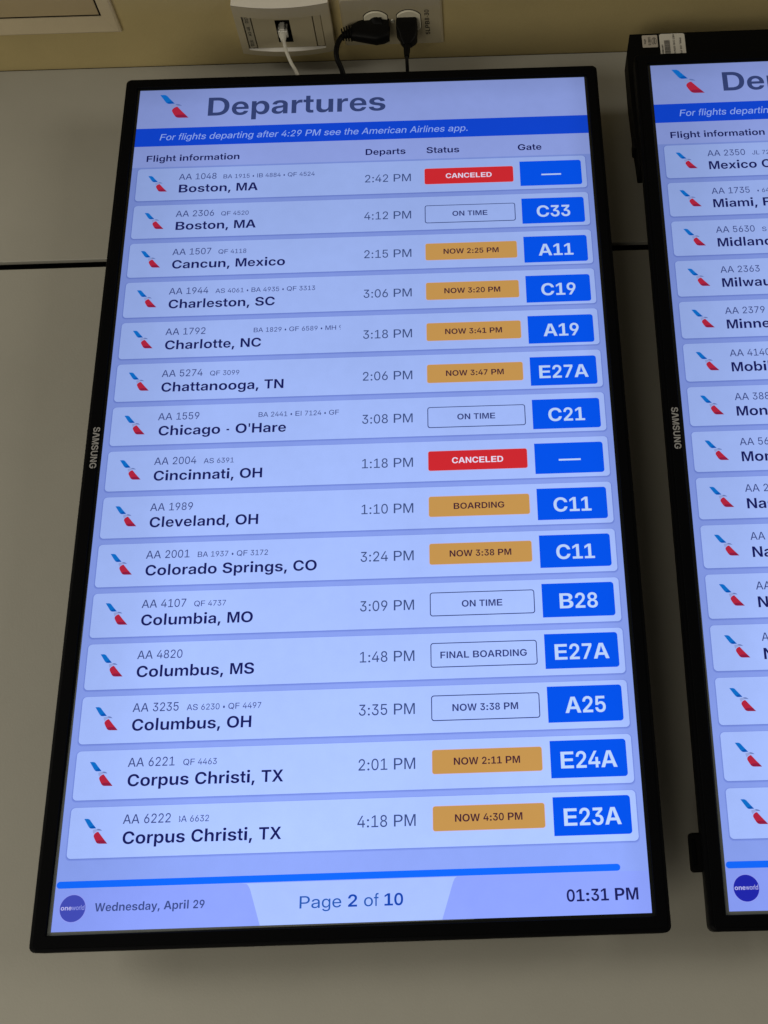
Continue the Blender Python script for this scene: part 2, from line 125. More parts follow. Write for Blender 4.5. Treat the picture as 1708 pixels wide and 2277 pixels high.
FONT_B = """A1479|28,0 547,1409 926,1409 1452,0 1126,0 882,699 839,831 795,973 749,1128 699,1301 773,1301 723,1127 677,972 635,830 592,699 348,0|349,323 349,547 1131,547 1131,323
B1479|140,0 140,1409 791,1409 904,1404 1004,1388 1092,1363 1167,1328 1228,1285 1277,1235 1311,1177 1332,1115 1339,1046 1330,968 1302,901 1258,844 1199,799 1128,764 1046,739 1046,732 1138,717 1222,685 1296,635 1353,568 1380,516 1396,458 1402,392 1395,319 1373,252 1337,189 1287,134 1222,88 1145,50 1053,23 948,6 828,0|462,225 778,225 867,231 939,247 995,275 1036,312 1061,357 1068,411 1060,468 1034,517 993,558 936,589 868,608 785,614 462,614|462,818 759,818 830,823 892,840 943,867 981,905 1005,950 1013,1004 1005,1054 983,1099 946,1135 897,1163 836,1179 761,1185 462,1185
C1479|768,-21 640,-11 522,18 414,66 317,132 235,216 168,316 118,431 89,561 78,704 89,847 118,978 168,1093 235,1193 317,1277 414,1343 522,1391 641,1420 768,1430 889,1421 1003,1395 1104,1352 1195,1294 1271,1221 1333,1135 1378,1035 1404,923 1111,923 1095,982 1069,1033 1035,1077 995,1115 947,1144 894,1166 836,1178 773,1183 694,1176 623,1157 560,1125 504,1081 458,1026 420,960 393,884 377,798 371,704 377,608 394,523 420,447 458,381 504,326 560,283 624,252 694,233 772,226 835,231 893,243 947,265 994,294 1034,331 1069,375 1095,427 1111,485 1405,485 1381,380 1337,284 1277,198 1202,123 1112,62 1009,17 894,-11
D1479|655,0 267,0 267,237 640,237 736,243 822,261 895,290 958,331 1008,383 1048,446 1076,522 1092,608 1099,705 1092,803 1076,889 1048,964 1008,1027 958,1079 896,1119 824,1148 740,1166 644,1172 259,1172 259,1409 663,1409 808,1400 938,1371 1055,1324 1157,1260 1241,1178 1309,1081 1358,969 1387,844 1398,705 1387,566 1358,441 1309,329 1241,232 1156,150 1054,85 936,38 803,9|427,1409 427,0 128,0 128,1409
E1366|139,0 139,1409 1270,1409 1270,1173 462,1173 462,827 1209,827 1209,597 462,597 462,236 1272,236 1272,0
F1251|132,0 132,1409 1183,1409 1183,1173 440,1173 440,795 1122,795 1122,565 440,565 440,0
G1593|820,-21 680,-11 552,19 435,69 332,136 246,220 176,321 125,436 93,564 83,704 94,847 126,977 179,1092 251,1192 338,1276 440,1343 556,1391 681,1420 814,1430 942,1421 1062,1395 1171,1353 1267,1296 1350,1225 1415,1142 1462,1049 1488,947 1175,947 1156,998 1128,1044 1094,1085 1052,1119 1004,1146 949,1166 888,1178 821,1183 739,1176 664,1157 597,1125 537,1082 488,1027 448,962 418,885 401,799 394,704 401,610 418,524 448,448 488,382 537,327 597,284 665,252 741,233 825,226 931,235 1023,265 1097,312 1154,374 1188,450 1200,538 1271,531 853,531 853,745 1501,745 1501,569 1491,456 1462,353 1414,259 1348,177 1267,108 1172,52 1064,11 947,-13
H1479|125,0 125,1409 415,1409 415,837 1063,837 1063,1409 1355,1409 1355,0 1063,0 1063,601 415,601 415,0
I569|137,0 137,1409 432,1409 432,0
L1251|138,0 138,1409 459,1409 459,236 1186,236 1186,0
M1706|116,0 116,1409 517,1409 753,732 767,683 785,623 803,555 823,483 841,411 858,341 873,278 885,225 824,225 836,278 852,340 868,410 887,482 906,554 924,622 941,683 956,732 1188,1409 1591,1409 1591,0 1323,0 1323,682 1323,733 1325,793 1326,861 1327,934 1329,1009 1331,1086 1333,1159 1334,1230 1360,1230 1339,1154 1318,1076 1296,998 1275,922 1255,851 1236,786 1217,729 1203,682 965,0 742,0 501,682 486,729 468,786 449,850 428,921 406,997 384,1074 361,1153 340,1230 371,1230 372,1161 374,1087 375,1012 377,936 379,863 381,795 382,734 382,682 382,0
N1479|123,0 123,1409 435,1409 911,672 939,627 972,572 1006,511 1043,444 1079,373 1115,299 1083,260 1079,333 1075,414 1072,496 1069,576 1067,646 1067,701 1067,1409 1356,1409 1356,0 1043,0 611,666 576,722 538,786 497,856 452,935 404,1023 350,1122 394,1140 400,1039 405,945 408,858 411,781 412,717 412,667 412,0
O1593|797,-21 666,-11 543,18 431,66 331,133 245,217 176,317 123,431 92,561 81,704 92,847 123,977 176,1093 245,1192 331,1277 431,1343 543,1391 666,1420 797,1430 928,1420 1051,1391 1163,1343 1263,1277 1348,1192 1418,1093 1470,977 1502,847 1512,704 1502,561 1470,431 1418,316 1348,216 1263,132 1163,66 1051,18 928,-11|797,226 874,233 945,251 1010,282 1067,324 1115,378 1154,444 1183,520 1201,607 1207,704 1201,801 1183,888 1154,965 1115,1031 1067,1085 1010,1127 945,1158 874,1176 797,1183 720,1176 649,1158 584,1127 527,1085 479,1031 440,965 410,888 392,801 386,704 392,607 410,520 440,444 479,378 527,324 584,282 649,251 720,233
P1366|132,0 132,1409 737,1409 849,1402 949,1383 1039,1350 1116,1307 1181,1253 1232,1188 1268,1115 1291,1033 1299,944 1291,855 1268,774 1231,700 1178,635 1114,582 1036,537 945,505 845,486 732,479 317,479 317,710 703,710 789,718 860,739 917,774 957,822 982,878 990,944 982,1010 957,1067 917,1113 860,1147 789,1169 702,1176 440,1176 440,0
R1479|140,0 140,1409 787,1409 905,1402 1012,1384 1106,1352 1188,1310 1256,1257 1310,1193 1350,1121 1373,1040 1381,951 1373,863 1349,784 1308,712 1251,650 1181,599 1098,557 1001,527 892,509 772,502 332,502 332,728 751,728 842,735 916,755 976,788 1019,831 1046,886 1054,951 1046,1018 1019,1072 976,1117 916,1150 841,1171 750,1177 465,1177 465,0|1070,0 681,638 1029,638 1427,0
S1366|692,-22 572,-16 463,3 367,33 283,75 213,129 157,193 116,268 90,353 81,447 374,447 386,377 417,319 465,272 528,238 604,217 692,211 774,217 846,234 904,262 948,300 976,345 985,398 977,443 954,480 917,513 864,540 796,564 712,584 547,619 417,655 310,703 224,760 164,829 127,912 116,1006 123,1087 148,1161 189,1228 243,1288 311,1337 390,1377 481,1406 579,1424 688,1430 796,1424 896,1406 985,1376 1063,1335 1128,1284 1182,1224 1221,1155 1245,1078 1255,993 969,993 955,1052 928,1103 884,1143 829,1174 764,1192 687,1197 611,1192 546,1175 493,1148 453,1113 428,1070 420,1021 427,976 451,939 489,908 540,881 604,860 680,842 824,810 927,785 1019,754 1098,715 1163,670 1216,618 1254,556 1278,486 1285,408 1278,323 1253,248 1214,180 1160,120 1092,71 1010,30 915,2 809,-16
T1251|57,1173 57,1409 1195,1409 1195,1173 765,1173 765,0 487,0 487,1173
U1479|739,-22 621,-14 513,8 416,43 330,92 259,152 200,224 158,304 133,393 124,491 124,1409 418,1409 418,513 427,434 457,363 505,305 570,260 648,233 739,223 831,233 909,260 974,304 1021,363 1051,434 1061,513 1061,1409 1354,1409 1354,491 1346,393 1320,304 1278,223 1220,152 1149,92 1063,43 966,8 858,-14
V1366|513,0 26,1409 325,1409 555,710 594,581 635,439 679,283 726,112 656,112 702,284 744,440 784,581 821,710 1044,1409 1341,1409 863,0
W1933|400,0 26,1409 321,1409 490,695 509,608 526,519 543,429 559,339 575,249 591,161 539,161 556,249 573,339 590,429 609,519 627,608 647,695 824,1409 1110,1409 1285,695 1306,608 1325,519 1342,429 1360,339 1377,249 1394,161 1341,161 1357,249 1373,339 1389,429 1406,519 1425,608 1442,695 1612,1409 1908,1409 1532,0 1221,0 1024,763 1000,866 979,980 956,1101 931,1231 1002,1231 976,1103 954,982 933,869 909,763 712,0
X1366|28,0 602,823 602,614 71,1409 389,1409 548,1165 582,1111 612,1060 640,1011 667,963 693,915 721,866 650,866 679,915 705,963 733,1011 762,1060 792,1111 827,1165 989,1409 1298,1409 776,629 776,827 1338,0 1014,0 813,303 783,350 757,391 733,432 709,471 686,511 661,552 705,552 681,511 657,472 633,432 609,392 581,350 550,303 344,0
a1139|431,-19 331,-9 244,16 193,43 149,77 115,119 88,168 72,225 67,290 75,370 101,435 140,487 192,528 254,558 324,581 400,596 480,607 567,616 634,624 683,634 717,649 737,670 743,700 743,705 738,745 722,780 696,807 661,827 618,841 566,844 511,841 465,827 426,807 395,781 375,749 362,713 99,733 115,796 141,852 177,902 222,945 276,981 338,1010 408,1031 485,1044 569,1048 662,1042 749,1026 827,998 893,960 948,911 989,851 1014,780 1022,696 1022,0 750,0 750,145 744,145 714,99 676,60 629,27 573,2 507,-13|507,173 575,180 634,200 681,232 716,272 738,320 745,374 745,484 730,476 708,469 682,462 654,456 622,451 588,445 556,440 524,435 474,426 429,412 392,393 362,367 344,336 337,297 343,260 359,229 385,205 418,187 460,177
b1251|723,-20 648,-13 581,4 524,32 476,69 437,112 406,161 398,161 398,0 117,0 117,1466 403,1466 403,874 408,874 440,919 479,961 526,996 582,1024 649,1042 725,1048 809,1040 887,1019 959,984 1022,935 1077,874 1122,801 1155,715 1175,620 1181,514 1175,410 1155,315 1123,229 1079,156 1025,94 961,45 889,10 810,-12|645,201 717,210 777,240 826,286 861,349 883,426 891,515 883,605 861,682 826,744 778,790 717,819 645,828 572,819 510,789 460,743 423,681 400,604 392,515 400,427 423,350 460,287 510,240 572,210
c1139|591,-21 490,-14 399,8 315,46 243,96 182,159 133,233 97,318 75,411 69,512 75,614 97,708 133,793 182,867 243,931 315,981 399,1019 490,1041 591,1049 686,1042 773,1022 851,990 919,946 977,892 1022,828 1055,756 1073,676 807,654 797,692 782,726 762,757 738,783 708,803 675,819 637,828 595,831 522,821 462,791 414,744 380,680 359,603 352,512 359,424 380,347 414,283 462,236 522,206 595,196 637,199 675,208 708,224 738,245 762,271 782,302 797,338 807,377 1074,356 1057,275 1025,202 980,138 922,83 853,38 774,5 687,-15
d1251|528,-20 442,-12 363,10 291,45 227,94 172,156 128,229 96,315 77,410 70,514 77,620 97,715 129,801 174,874 229,935 293,984 365,1019 443,1040 526,1048 602,1042 669,1024 725,996 773,961 812,919 843,874 848,874 848,1466 1134,1466 1134,0 853,0 853,161 845,161 815,112 775,69 727,32 670,4 603,-13|606,201 679,210 741,240 791,287 828,350 851,427 859,515 851,604 828,681 792,743 742,789 680,819 606,828 535,819 474,790 425,744 390,682 368,605 361,515 368,426 390,349 426,286 474,240 535,210
e1139|586,-21 485,-14 393,8 311,45 239,96 179,158 131,233 96,318 74,411 68,512 74,613 96,706 132,791 180,866 239,929 309,980 389,1018 477,1041 574,1049 678,1040 774,1014 859,970 933,910 993,834 1037,744 1065,639 1075,520 1075,445 176,445 176,620 940,620 814,574 807,651 787,716 752,769 705,809 647,833 578,841 508,833 449,808 402,769 367,717 345,654 339,581 339,461 345,380 369,312 406,258 457,217 519,192 592,184 644,187 691,200 731,219 764,244 791,277 810,315 1061,294 1028,205 973,129 900,66 809,18 703,-12
f682|636,1031 636,820 17,820 17,1031|188,0 188,1156 192,1228 204,1292 225,1347 253,1393 288,1431 330,1462 405,1479 492,1485 543,1484 590,1482 628,1479 654,1476 633,1245 617,1248 594,1250 569,1253 545,1253 496,1245 462,1220 444,1180 438,1122 438,0
g1251|611,-405 520,-402 438,-390 364,-370 300,-342 245,-309 199,-269 148,-199 118,-119 380,-88 397,-121 423,-151 456,-175 499,-193 550,-206 610,-209 681,-204 740,-186 788,-156 823,-114 844,-61 851,5 851,178 841,178 810,129 771,87 724,53 668,27 603,10 528,6 443,12 363,33 291,67 227,114 173,173 129,243 96,325 77,417 70,519 77,624 97,718 130,802 174,875 229,936 293,984 364,1019 443,1041 527,1048 603,1042 669,1024 726,996 774,959 814,918 846,870 852,870 852,1031 1134,1031 1134,22 1127,-72 1105,-153 1066,-221 1016,-279 954,-326 881,-361 799,-386 709,-401|606,219 679,228 741,256 791,300 828,361 851,435 858,523 851,609 828,685 791,746 741,792 679,821 606,830 535,821 474,793 426,747 390,686 368,610 360,523 368,435 390,359 426,300 475,256 535,228
h1251|410,586 410,0 119,0 119,1466 408,1466 408,768 366,768 403,851 451,919 508,976 576,1015 655,1039 746,1048 820,1043 888,1027 949,1001 1003,965 1048,919 1083,865 1110,802 1126,730 1131,649 1131,0 841,0 841,603 835,666 817,719 786,761 745,792 694,810 633,817 572,810 518,791 473,759 439,714 418,657
i569|128,0 128,1031 441,1031 441,0|284,1182 215,1194 158,1230 120,1283 106,1347 120,1411 158,1464 215,1485 284,1491 353,1485 411,1464 450,1411 463,1347 450,1283 411,1230 353,1194
k1139|374,306 374,628 409,628 787,1031 1118,1031 637,515 573,515|116,0 116,1466 399,1466 399,0|807,0 465,455 654,646 1140,0
l569|143,0 143,1484 424,1484 424,0
m1821|117,0 117,1031 387,1031 393,789 373,789 405,871 450,936 505,986 568,1021 637,1042 708,1049 785,1041 852,1018 912,980 959,927 995,861 1019,783 986,783 1016,862 1061,928 1120,980 1190,1018 1267,1041 1350,1049 1446,1038 1531,1007 1581,975 1623,934 1658,884 1684,827 1699,762 1704,687 1704,0 1421,0 1421,640 1415,697 1397,743 1367,778 1329,802 1286,818 1238,822 1184,817 1137,799 1099,769 1071,731 1053,685 1047,630 1047,0 773,0 773,648 768,698 751,741 723,776 686,802 644,818 594,822 543,817 497,799 457,770 426,729 406,679 401,617 401,0
n1251|411,586 411,0 119,0 119,1031 400,1031 402,768 366,768 403,851 451,919 509,976 576,1015 656,1039 747,1048 820,1043 887,1027 949,1001 1003,965 1047,919 1084,865 1110,802 1126,730 1132,649 1132,0 841,0 841,603 835,666 817,719 786,761 745,792 694,810 633,817 572,810 518,791 473,759 439,714 418,657
o1251|626,-21 520,-14 422,8 334,45 258,96 193,158 141,232 103,317 80,411 72,512 80,615 103,709 141,794 193,868 258,931 334,981 422,1019 520,1041 626,1049 733,1041 830,1019 917,981 994,931 1059,868 1110,794 1148,709 1171,615 1179,512 1171,411 1148,317 1110,232 1059,158 994,96 917,45 830,8 733,-14|626,197 701,206 764,236 814,283 852,347 874,424 881,512 874,602 852,680 814,743 764,790 701,821 626,830 550,821 488,791 437,744 400,680 377,603 370,512 377,424 400,347 437,283 488,236 550,206
p1251|117,-389 117,1031 398,1031 398,875 407,875 438,920 477,961 525,996 582,1024 649,1042 725,1048 809,1040 887,1019 959,984 1022,935 1077,874 1122,801 1155,715 1175,620 1181,514 1175,410 1155,315 1123,229 1079,156 1025,94 961,45 889,10 810,-12 723,-20 648,-13 582,4 526,32 479,68 440,111 409,159 403,159 403,-389|645,201 717,210 777,240 826,286 861,349 883,426 891,515 883,605 861,682 826,744 778,790 717,819 645,828 572,819 510,789 460,743 423,681 400,604 392,515 400,427 423,350 460,287 510,240 572,210
q1251|1134,-389 848,-389 848,159 842,159 812,111 773,68 726,32 670,4 603,-13 528,-20 442,-12 363,10 291,45 227,94 172,156 128,229 96,315 77,410 70,514 77,620 97,715 129,801 174,874 229,935 293,984 365,1019 443,1040 526,1048 603,1042 670,1024 726,996 774,961 813,920 844,875 853,875 853,1031 1134,1031|606,201 679,210 741,240 791,287 828,350 851,427 859,515 851,604 828,681 792,743 742,789 680,819 606,828 535,819 474,790 425,744 390,682 368,605 361,515 368,426 390,349 426,286 474,240 535,210
r797|119,0 119,1031 397,1031 397,855 404,855 429,911 461,957 502,995 551,1020 608,1035 672,1041 696,1040 720,1039 744,1037 763,1035 763,798 741,801 709,804 672,806 635,807 573,801 519,780 472,746 437,702 414,645 407,578 407,0
s1139|574,-22 443,-13 327,15 259,45 200,82 151,126 112,178 85,237 70,302 355,322 370,279 393,242 426,213 467,192 517,180 575,175 631,179 678,189 718,207 756,243 770,288 760,326 731,357 685,379 621,396 426,433 326,457 245,493 180,537 134,591 107,655 98,728 104,790 124,846 156,898 200,941 254,978 320,1009 394,1031 477,1044 568,1048 656,1044 736,1031 808,1010 872,980 926,944 971,901 1006,852 1030,797 1042,736 773,716 753,770 711,814 673,835 627,848 574,852 501,844 444,821 406,785 394,741 403,704 429,672 475,648 538,631 745,594 846,569 928,535 990,494 1035,443 1062,383 1071,313 1063,248 1042,189 1007,136 960,89 901,50 832,19 754,-4 668,-18
t682|632,1031 632,820 17,820 17,1031|174,1327 435,1327 435,305 441,261 456,231 486,214 531,209 554,209 580,210 607,212 627,214 644,5 609,-1 567,-4 525,-6 483,-7 388,1 311,25 251,64 208,118 183,187 174,272
u1251|505,-17 432,-12 365,3 303,29 249,66 204,110 167,165 141,229 126,300 119,380 119,1031 410,1031 410,428 417,364 435,312 466,269 506,239 557,220 618,214 679,221 733,240 778,271 812,317 834,374 841,444 841,1031 1131,1031 1131,0 851,0 848,261 885,261 847,179 800,110 742,55 675,15 595,-9
v1139|413,0 21,1031 315,1031 496,501 527,407 554,313 579,217 605,120 541,120 566,217 592,313 619,407 648,501 827,1031 1116,1031 724,0
w1593|330,0 22,1031 303,1031 397,652 423,543 449,428 475,307 500,181 465,181 493,305 520,427 548,543 575,652 674,1031 920,1031 1017,652 1044,543 1071,427 1099,306 1126,181 1092,181 1116,306 1142,427 1167,542 1192,652 1287,1031 1571,1031 1262,0 987,0 870,411 853,473 837,539 820,607 804,676 788,744 771,810 821,810 805,744 789,676 773,607 756,538 739,473 722,411 604,0
x1139|27,0 461,610 457,447 51,1031 364,1031 466,873 509,802 548,732 586,665 624,598 522,598 561,665 599,732 639,802 683,873 787,1031 1095,1031 682,445 684,608 1111,0 798,0 680,181 637,250 596,319 559,385 520,450 616,450 578,385 541,319 502,250 459,181 338,0
y1139|124,-380 152,-173 239,-177 280,-179 315,-175 346,-162 369,-140 388,-110 402,-69 424,1 21,1031 314,1031 497,501 527,407 553,313 577,217 604,120 531,120 557,217 583,313 610,408 642,501 828,1031 1117,1031 658,-141 622,-217 578,-279 526,-328 463,-364 390,-385 306,-392 257,-392 208,-389 164,-385
01139|569,-21 469,-11 378,18 300,66 232,132 176,216 132,316 101,431 82,560 75,704 82,847 101,977 133,1092 177,1192 233,1276 300,1343 379,1391 469,1420 569,1430 670,1420 761,1391 839,1343 907,1276 963,1192 1007,1092 1038,977 1057,847 1064,704 1057,560 1038,431 1007,316 963,216 907,132 840,66 761,18 671,-11|569,207 621,213 668,233 707,265 742,309 769,365 792,433 807,513 817,603 819,704 817,805 807,896 792,975 769,1043 742,1100 707,1144 668,1177 621,1196 569,1203 518,1196 471,1177 432,1144 397,1100 370,1043 347,975 332,896 322,805 319,704 322,603 332,513 347,433 370,365 397,309 432,265 471,233 518,213
11139|129,0 129,209 478,209 478,1170 140,959 140,1180 493,1409 759,1409 759,209 1082,209 1082,0
21139|120,0 120,203 581,660 637,718 685,772 723,822 752,874 769,928 775,988 768,1051 749,1104 718,1147 676,1179 625,1199 567,1206 505,1198 452,1175 409,1138 377,1087 358,1025 351,950 114,950 120,1043 139,1128 171,1204 213,1270 266,1326 329,1370 401,1403 481,1423 568,1430 652,1424 731,1406 801,1376 863,1336 916,1286 959,1226 991,1159 1010,1085 1016,1003 1008,916 985,835 945,755 887,671 838,613 780,549 712,480 468,233 468,227 1027,227 1027,0
31139|562,-21 469,-14 384,6 308,38 242,82 186,136 141,200 108,270 88,348 80,431 328,431 338,366 360,311 395,265 442,232 498,211 561,203 624,211 679,232 724,267 759,313 780,371 788,437 780,501 758,557 721,603 670,638 606,660 530,668 373,668 373,846 679,1175 679,1181 149,1181 149,1409 983,1409 983,1198 568,761 568,819 663,824 749,813 824,788 889,750 943,703 985,644 1017,578 1035,505 1041,426 1035,340 1014,263 980,193 934,130 878,78 811,35 736,4 652,-15
41139|51,284 51,501 582,1409 832,1409 309,512 309,505 1087,505 1087,284|681,0 681,349 683,447 683,878 917,878 917,0
51139|564,-20 479,-14 400,5 328,35 264,77 209,128 164,187 129,256 108,331 98,413 341,413 351,355 375,303 409,260 454,228 507,207 565,200 628,208 683,234 729,273 763,327 785,391 793,463 785,537 763,602 729,656 683,697 629,722 566,731 496,722 434,698 384,658 350,606 120,625 170,1409 962,1409 962,1181 388,1181 359,827 364,827 413,876 474,913 544,934 622,942 706,933 784,907 855,865 916,809 966,739 1004,659 1027,568 1035,470 1029,378 1009,294 976,217 931,148 876,91 811,43 737,9 654,-13
61139|574,-20 488,-13 408,7 334,40 269,84 214,141 167,207 134,284 113,368 106,461 117,571 149,683 183,761 227,845 281,936 576,1409 842,1409 432,761 376,761 398,795 426,828 463,860 509,884 563,900 625,906 703,900 774,881 838,851 895,809 942,757 981,696 1010,625 1027,546 1032,460 1026,369 1006,286 973,210 930,143 875,86 811,41 739,7 660,-13|569,200 631,208 685,234 730,273 765,325 787,387 794,457 787,526 765,587 730,639 685,678 631,704 569,711 509,704 455,678 410,639 376,588 353,527 346,457 353,388 376,325 410,273 455,234 509,208
71139|214,0 754,1173 754,1177 126,1177 126,1409 1013,1409 1013,1176 474,0
81139|569,-21 477,-15 393,2 317,30 249,68 192,115 146,171 112,235 91,304 84,378 94,466 121,546 166,614 226,669 296,709 376,731 376,735 307,757 247,792 197,843 159,903 136,972 129,1050 135,1121 154,1187 185,1246 228,1299 280,1345 341,1381 411,1408 487,1424 569,1430 651,1425 727,1408 797,1382 858,1345 910,1300 953,1247 984,1187 1003,1122 1009,1050 1001,972 979,903 941,843 891,792 831,757 762,735 762,731 842,709 912,669 972,614 1017,545 1045,466 1054,378 1048,304 1027,235 992,171 946,115 889,68 821,30 744,2 661,-15|569,185 632,192 687,213 733,244 768,287 788,339 796,398 788,459 767,513 731,557 686,590 631,612 569,618 507,612 451,590 406,557 371,513 349,459 342,398 349,339 370,287 404,245 450,213 505,192|569,826 623,832 670,851 709,880 739,920 757,968 764,1023 758,1079 739,1126 710,1165 671,1194 624,1212 569,1219 514,1212 467,1194 427,1165 398,1126 380,1079 374,1023 380,968 398,921 428,881 467,851 514,832
91139|564,1429 650,1422 731,1402 804,1369 869,1325 925,1268 971,1202 1005,1125 1025,1041 1032,948 1022,838 989,726 955,648 911,564 857,473 562,0 296,0 707,648 762,648 741,614 712,581 675,550 630,525 576,509 513,503 436,509 365,528 301,558 244,600 196,652 158,714 129,785 112,863 106,949 113,1040 133,1123 165,1200 209,1266 264,1323 327,1368 400,1402 479,1422|569,1209 508,1201 454,1175 408,1136 374,1084 352,1022 345,952 352,883 374,822 408,770 454,731 508,705 569,698 630,705 684,731 729,770 763,822 785,883 793,952 785,1022 763,1084 729,1136 684,1175 630,1201
:682|343,-17 264,-6 197,28 151,79 136,140 144,183 164,219 197,252 264,287 343,298 424,287 491,252 525,219 544,183 552,140 536,79 491,28 448,3 399,-12|343,670 264,681 197,715 151,766 136,826 144,869 164,906 197,939 264,973 343,984 424,973 491,939 525,906 544,869 552,826 536,766 491,715 448,689 399,674
.569|287,-17 220,-6 165,28 126,79 114,140 120,183 137,219 165,252 220,287 287,298 354,287 410,252 438,219 454,183 461,140 447,79 410,28 374,3 333,-12
,569|78,-327 161,219 452,219 283,-327
-682|515,677 515,459 167,459 167,677
'487|159,858 137,1409 351,1409 328,858
 569
(682|173,566 180,730 199,898 232,1065 274,1223 324,1366 382,1487 612,1487 558,1343 511,1191 471,1033 443,874 425,717 419,566 425,436 440,306 466,174 504,36 552,-112 612,-271 382,-271 319,-142 267,-7 226,133 187,348"""

def parse(s):
    out = {}
    for line in s.split('\n'):
        parts = line.split('|')
        out[line[0]] = (int(parts[0][1:]), [[tuple(map(int, p.split(','))) for p in c.split()] for c in parts[1:]])
    return out

FONTS = {'R': parse(FONT_R), 'B': parse(FONT_B)}
FONTS['L'] = dict(FONTS['B'])                                   # the maker's name on the bezel: A without a bar
FONTS['L']['A'] = (1440, [[(20, 0), (480, 1409), (960, 1409), (1420, 0), (1060, 0), (720, 1150), (380, 0)]])
GLYPHS = {}

def wind(p, c):
    w = 0
    for (x0, y0), (x1, y1) in zip(c, c[1:] + c[:1]):
        if (y0 <= p[1]) != (y1 <= p[1]):
            if (x0 + (p[1] - y0) / (y1 - y0) * (x1 - x0)) > p[0]:
                w += 1 if y1 > y0 else -1
    return w

def glyph(font, ch):
    """advance, vertices, triangles of one letter (union of its contours)"""
    k = (font, ch)
    if k not in GLYPHS:
        adv, cs = FONTS[font][ch]
        if not cs:
            GLYPHS[k] = (adv, [], [])
        else:
            vs, es = [], []
            for c in cs:
                b = len(vs)
                vs += [Vector((x / 100, y / 100)) for x, y in c]
                es += [(b + i, b + (i + 1) % len(c)) for i in range(len(c))]
            ov, oe, of, *_ = delaunay_2d_cdt(vs, es, [], 0, 1e-5)
            tris = []
            for f in of:
                g = sum((ov[i] for i in f), Vector((0, 0))) * (100 / len(f))
                if sum(wind(g, c) for c in cs) != 0:
                    tris.append(tuple(f))
            GLYPHS[k] = (adv, [(v[0] * 100, v[1] * 100) for v in ov], tris)
    return GLYPHS[k]

# ---------------------------------------------------------------- materials
MATS = {}

def lin(c):
    return tuple((x / 255 / 12.92 if x <= 10 else ((x / 255 + 0.055) / 1.055) ** 2.4) for x in c)

def paint(name, rgb, rough=0.5, spec=0.5, noise=0.0, nscale=12.0, bump=0.0, bscale=300.0, metallic=0.0):
    mt = bpy.data.materials.new(name)
    mt.use_nodes = True
    nt = mt.node_tree
    b = nt.nodes['Principled BSDF']
    b.inputs['Base Color'].default_value = (*rgb, 1)
    b.inputs['Roughness'].default_value = rough
    b.inputs['Specular IOR Level'].default_value = spec
    b.inputs['Metallic'].default_value = metallic
    tc = nt.nodes.new('ShaderNodeTexCoord')
    if noise:
        n = nt.nodes.new('ShaderNodeTexNoise')
        n.inputs['Scale'].default_value = nscale
        n.inputs['Detail'].default_value = 6
        n.inputs['Roughness'].default_value = 0.65
        nt.links.new(tc.outputs['Object'], n.inputs['Vector'])
        mr = nt.nodes.new('ShaderNodeMapRange')
        mr.inputs['From Min'].default_value = 0.3
        mr.inputs['From Max'].default_value = 0.7
        mr.inputs['To Min'].default_value = 1 - noise
        mr.inputs['To Max'].default_value = 1 + noise
        nt.links.new(n.outputs['Fac'], mr.inputs['Value'])
        mx = nt.nodes.new('ShaderNodeVectorMath')
        mx.operation = 'SCALE'
        mx.inputs[0].default_value = rgb
        nt.links.new(mr.outputs[0], mx.inputs['Scale'])
        nt.links.new(mx.outputs[0], b.inputs['Base Color'])
    if bump:
        n2 = nt.nodes.new('ShaderNodeTexNoise')
        n2.inputs['Scale'].default_value = bscale
        n2.inputs['Detail'].default_value = 4
        nt.links.new(tc.outputs['Object'], n2.inputs['Vector'])
        bp = nt.nodes.new('ShaderNodeBump')
        bp.inputs['Strength'].default_value = bump
        bp.inputs['Distance'].default_value = 0.001
        nt.links.new(n2.outputs['Fac'], bp.inputs['Height'])
        nt.links.new(bp.outputs[0], b.inputs['Normal'])
    MATS[name] = mt
    return mt

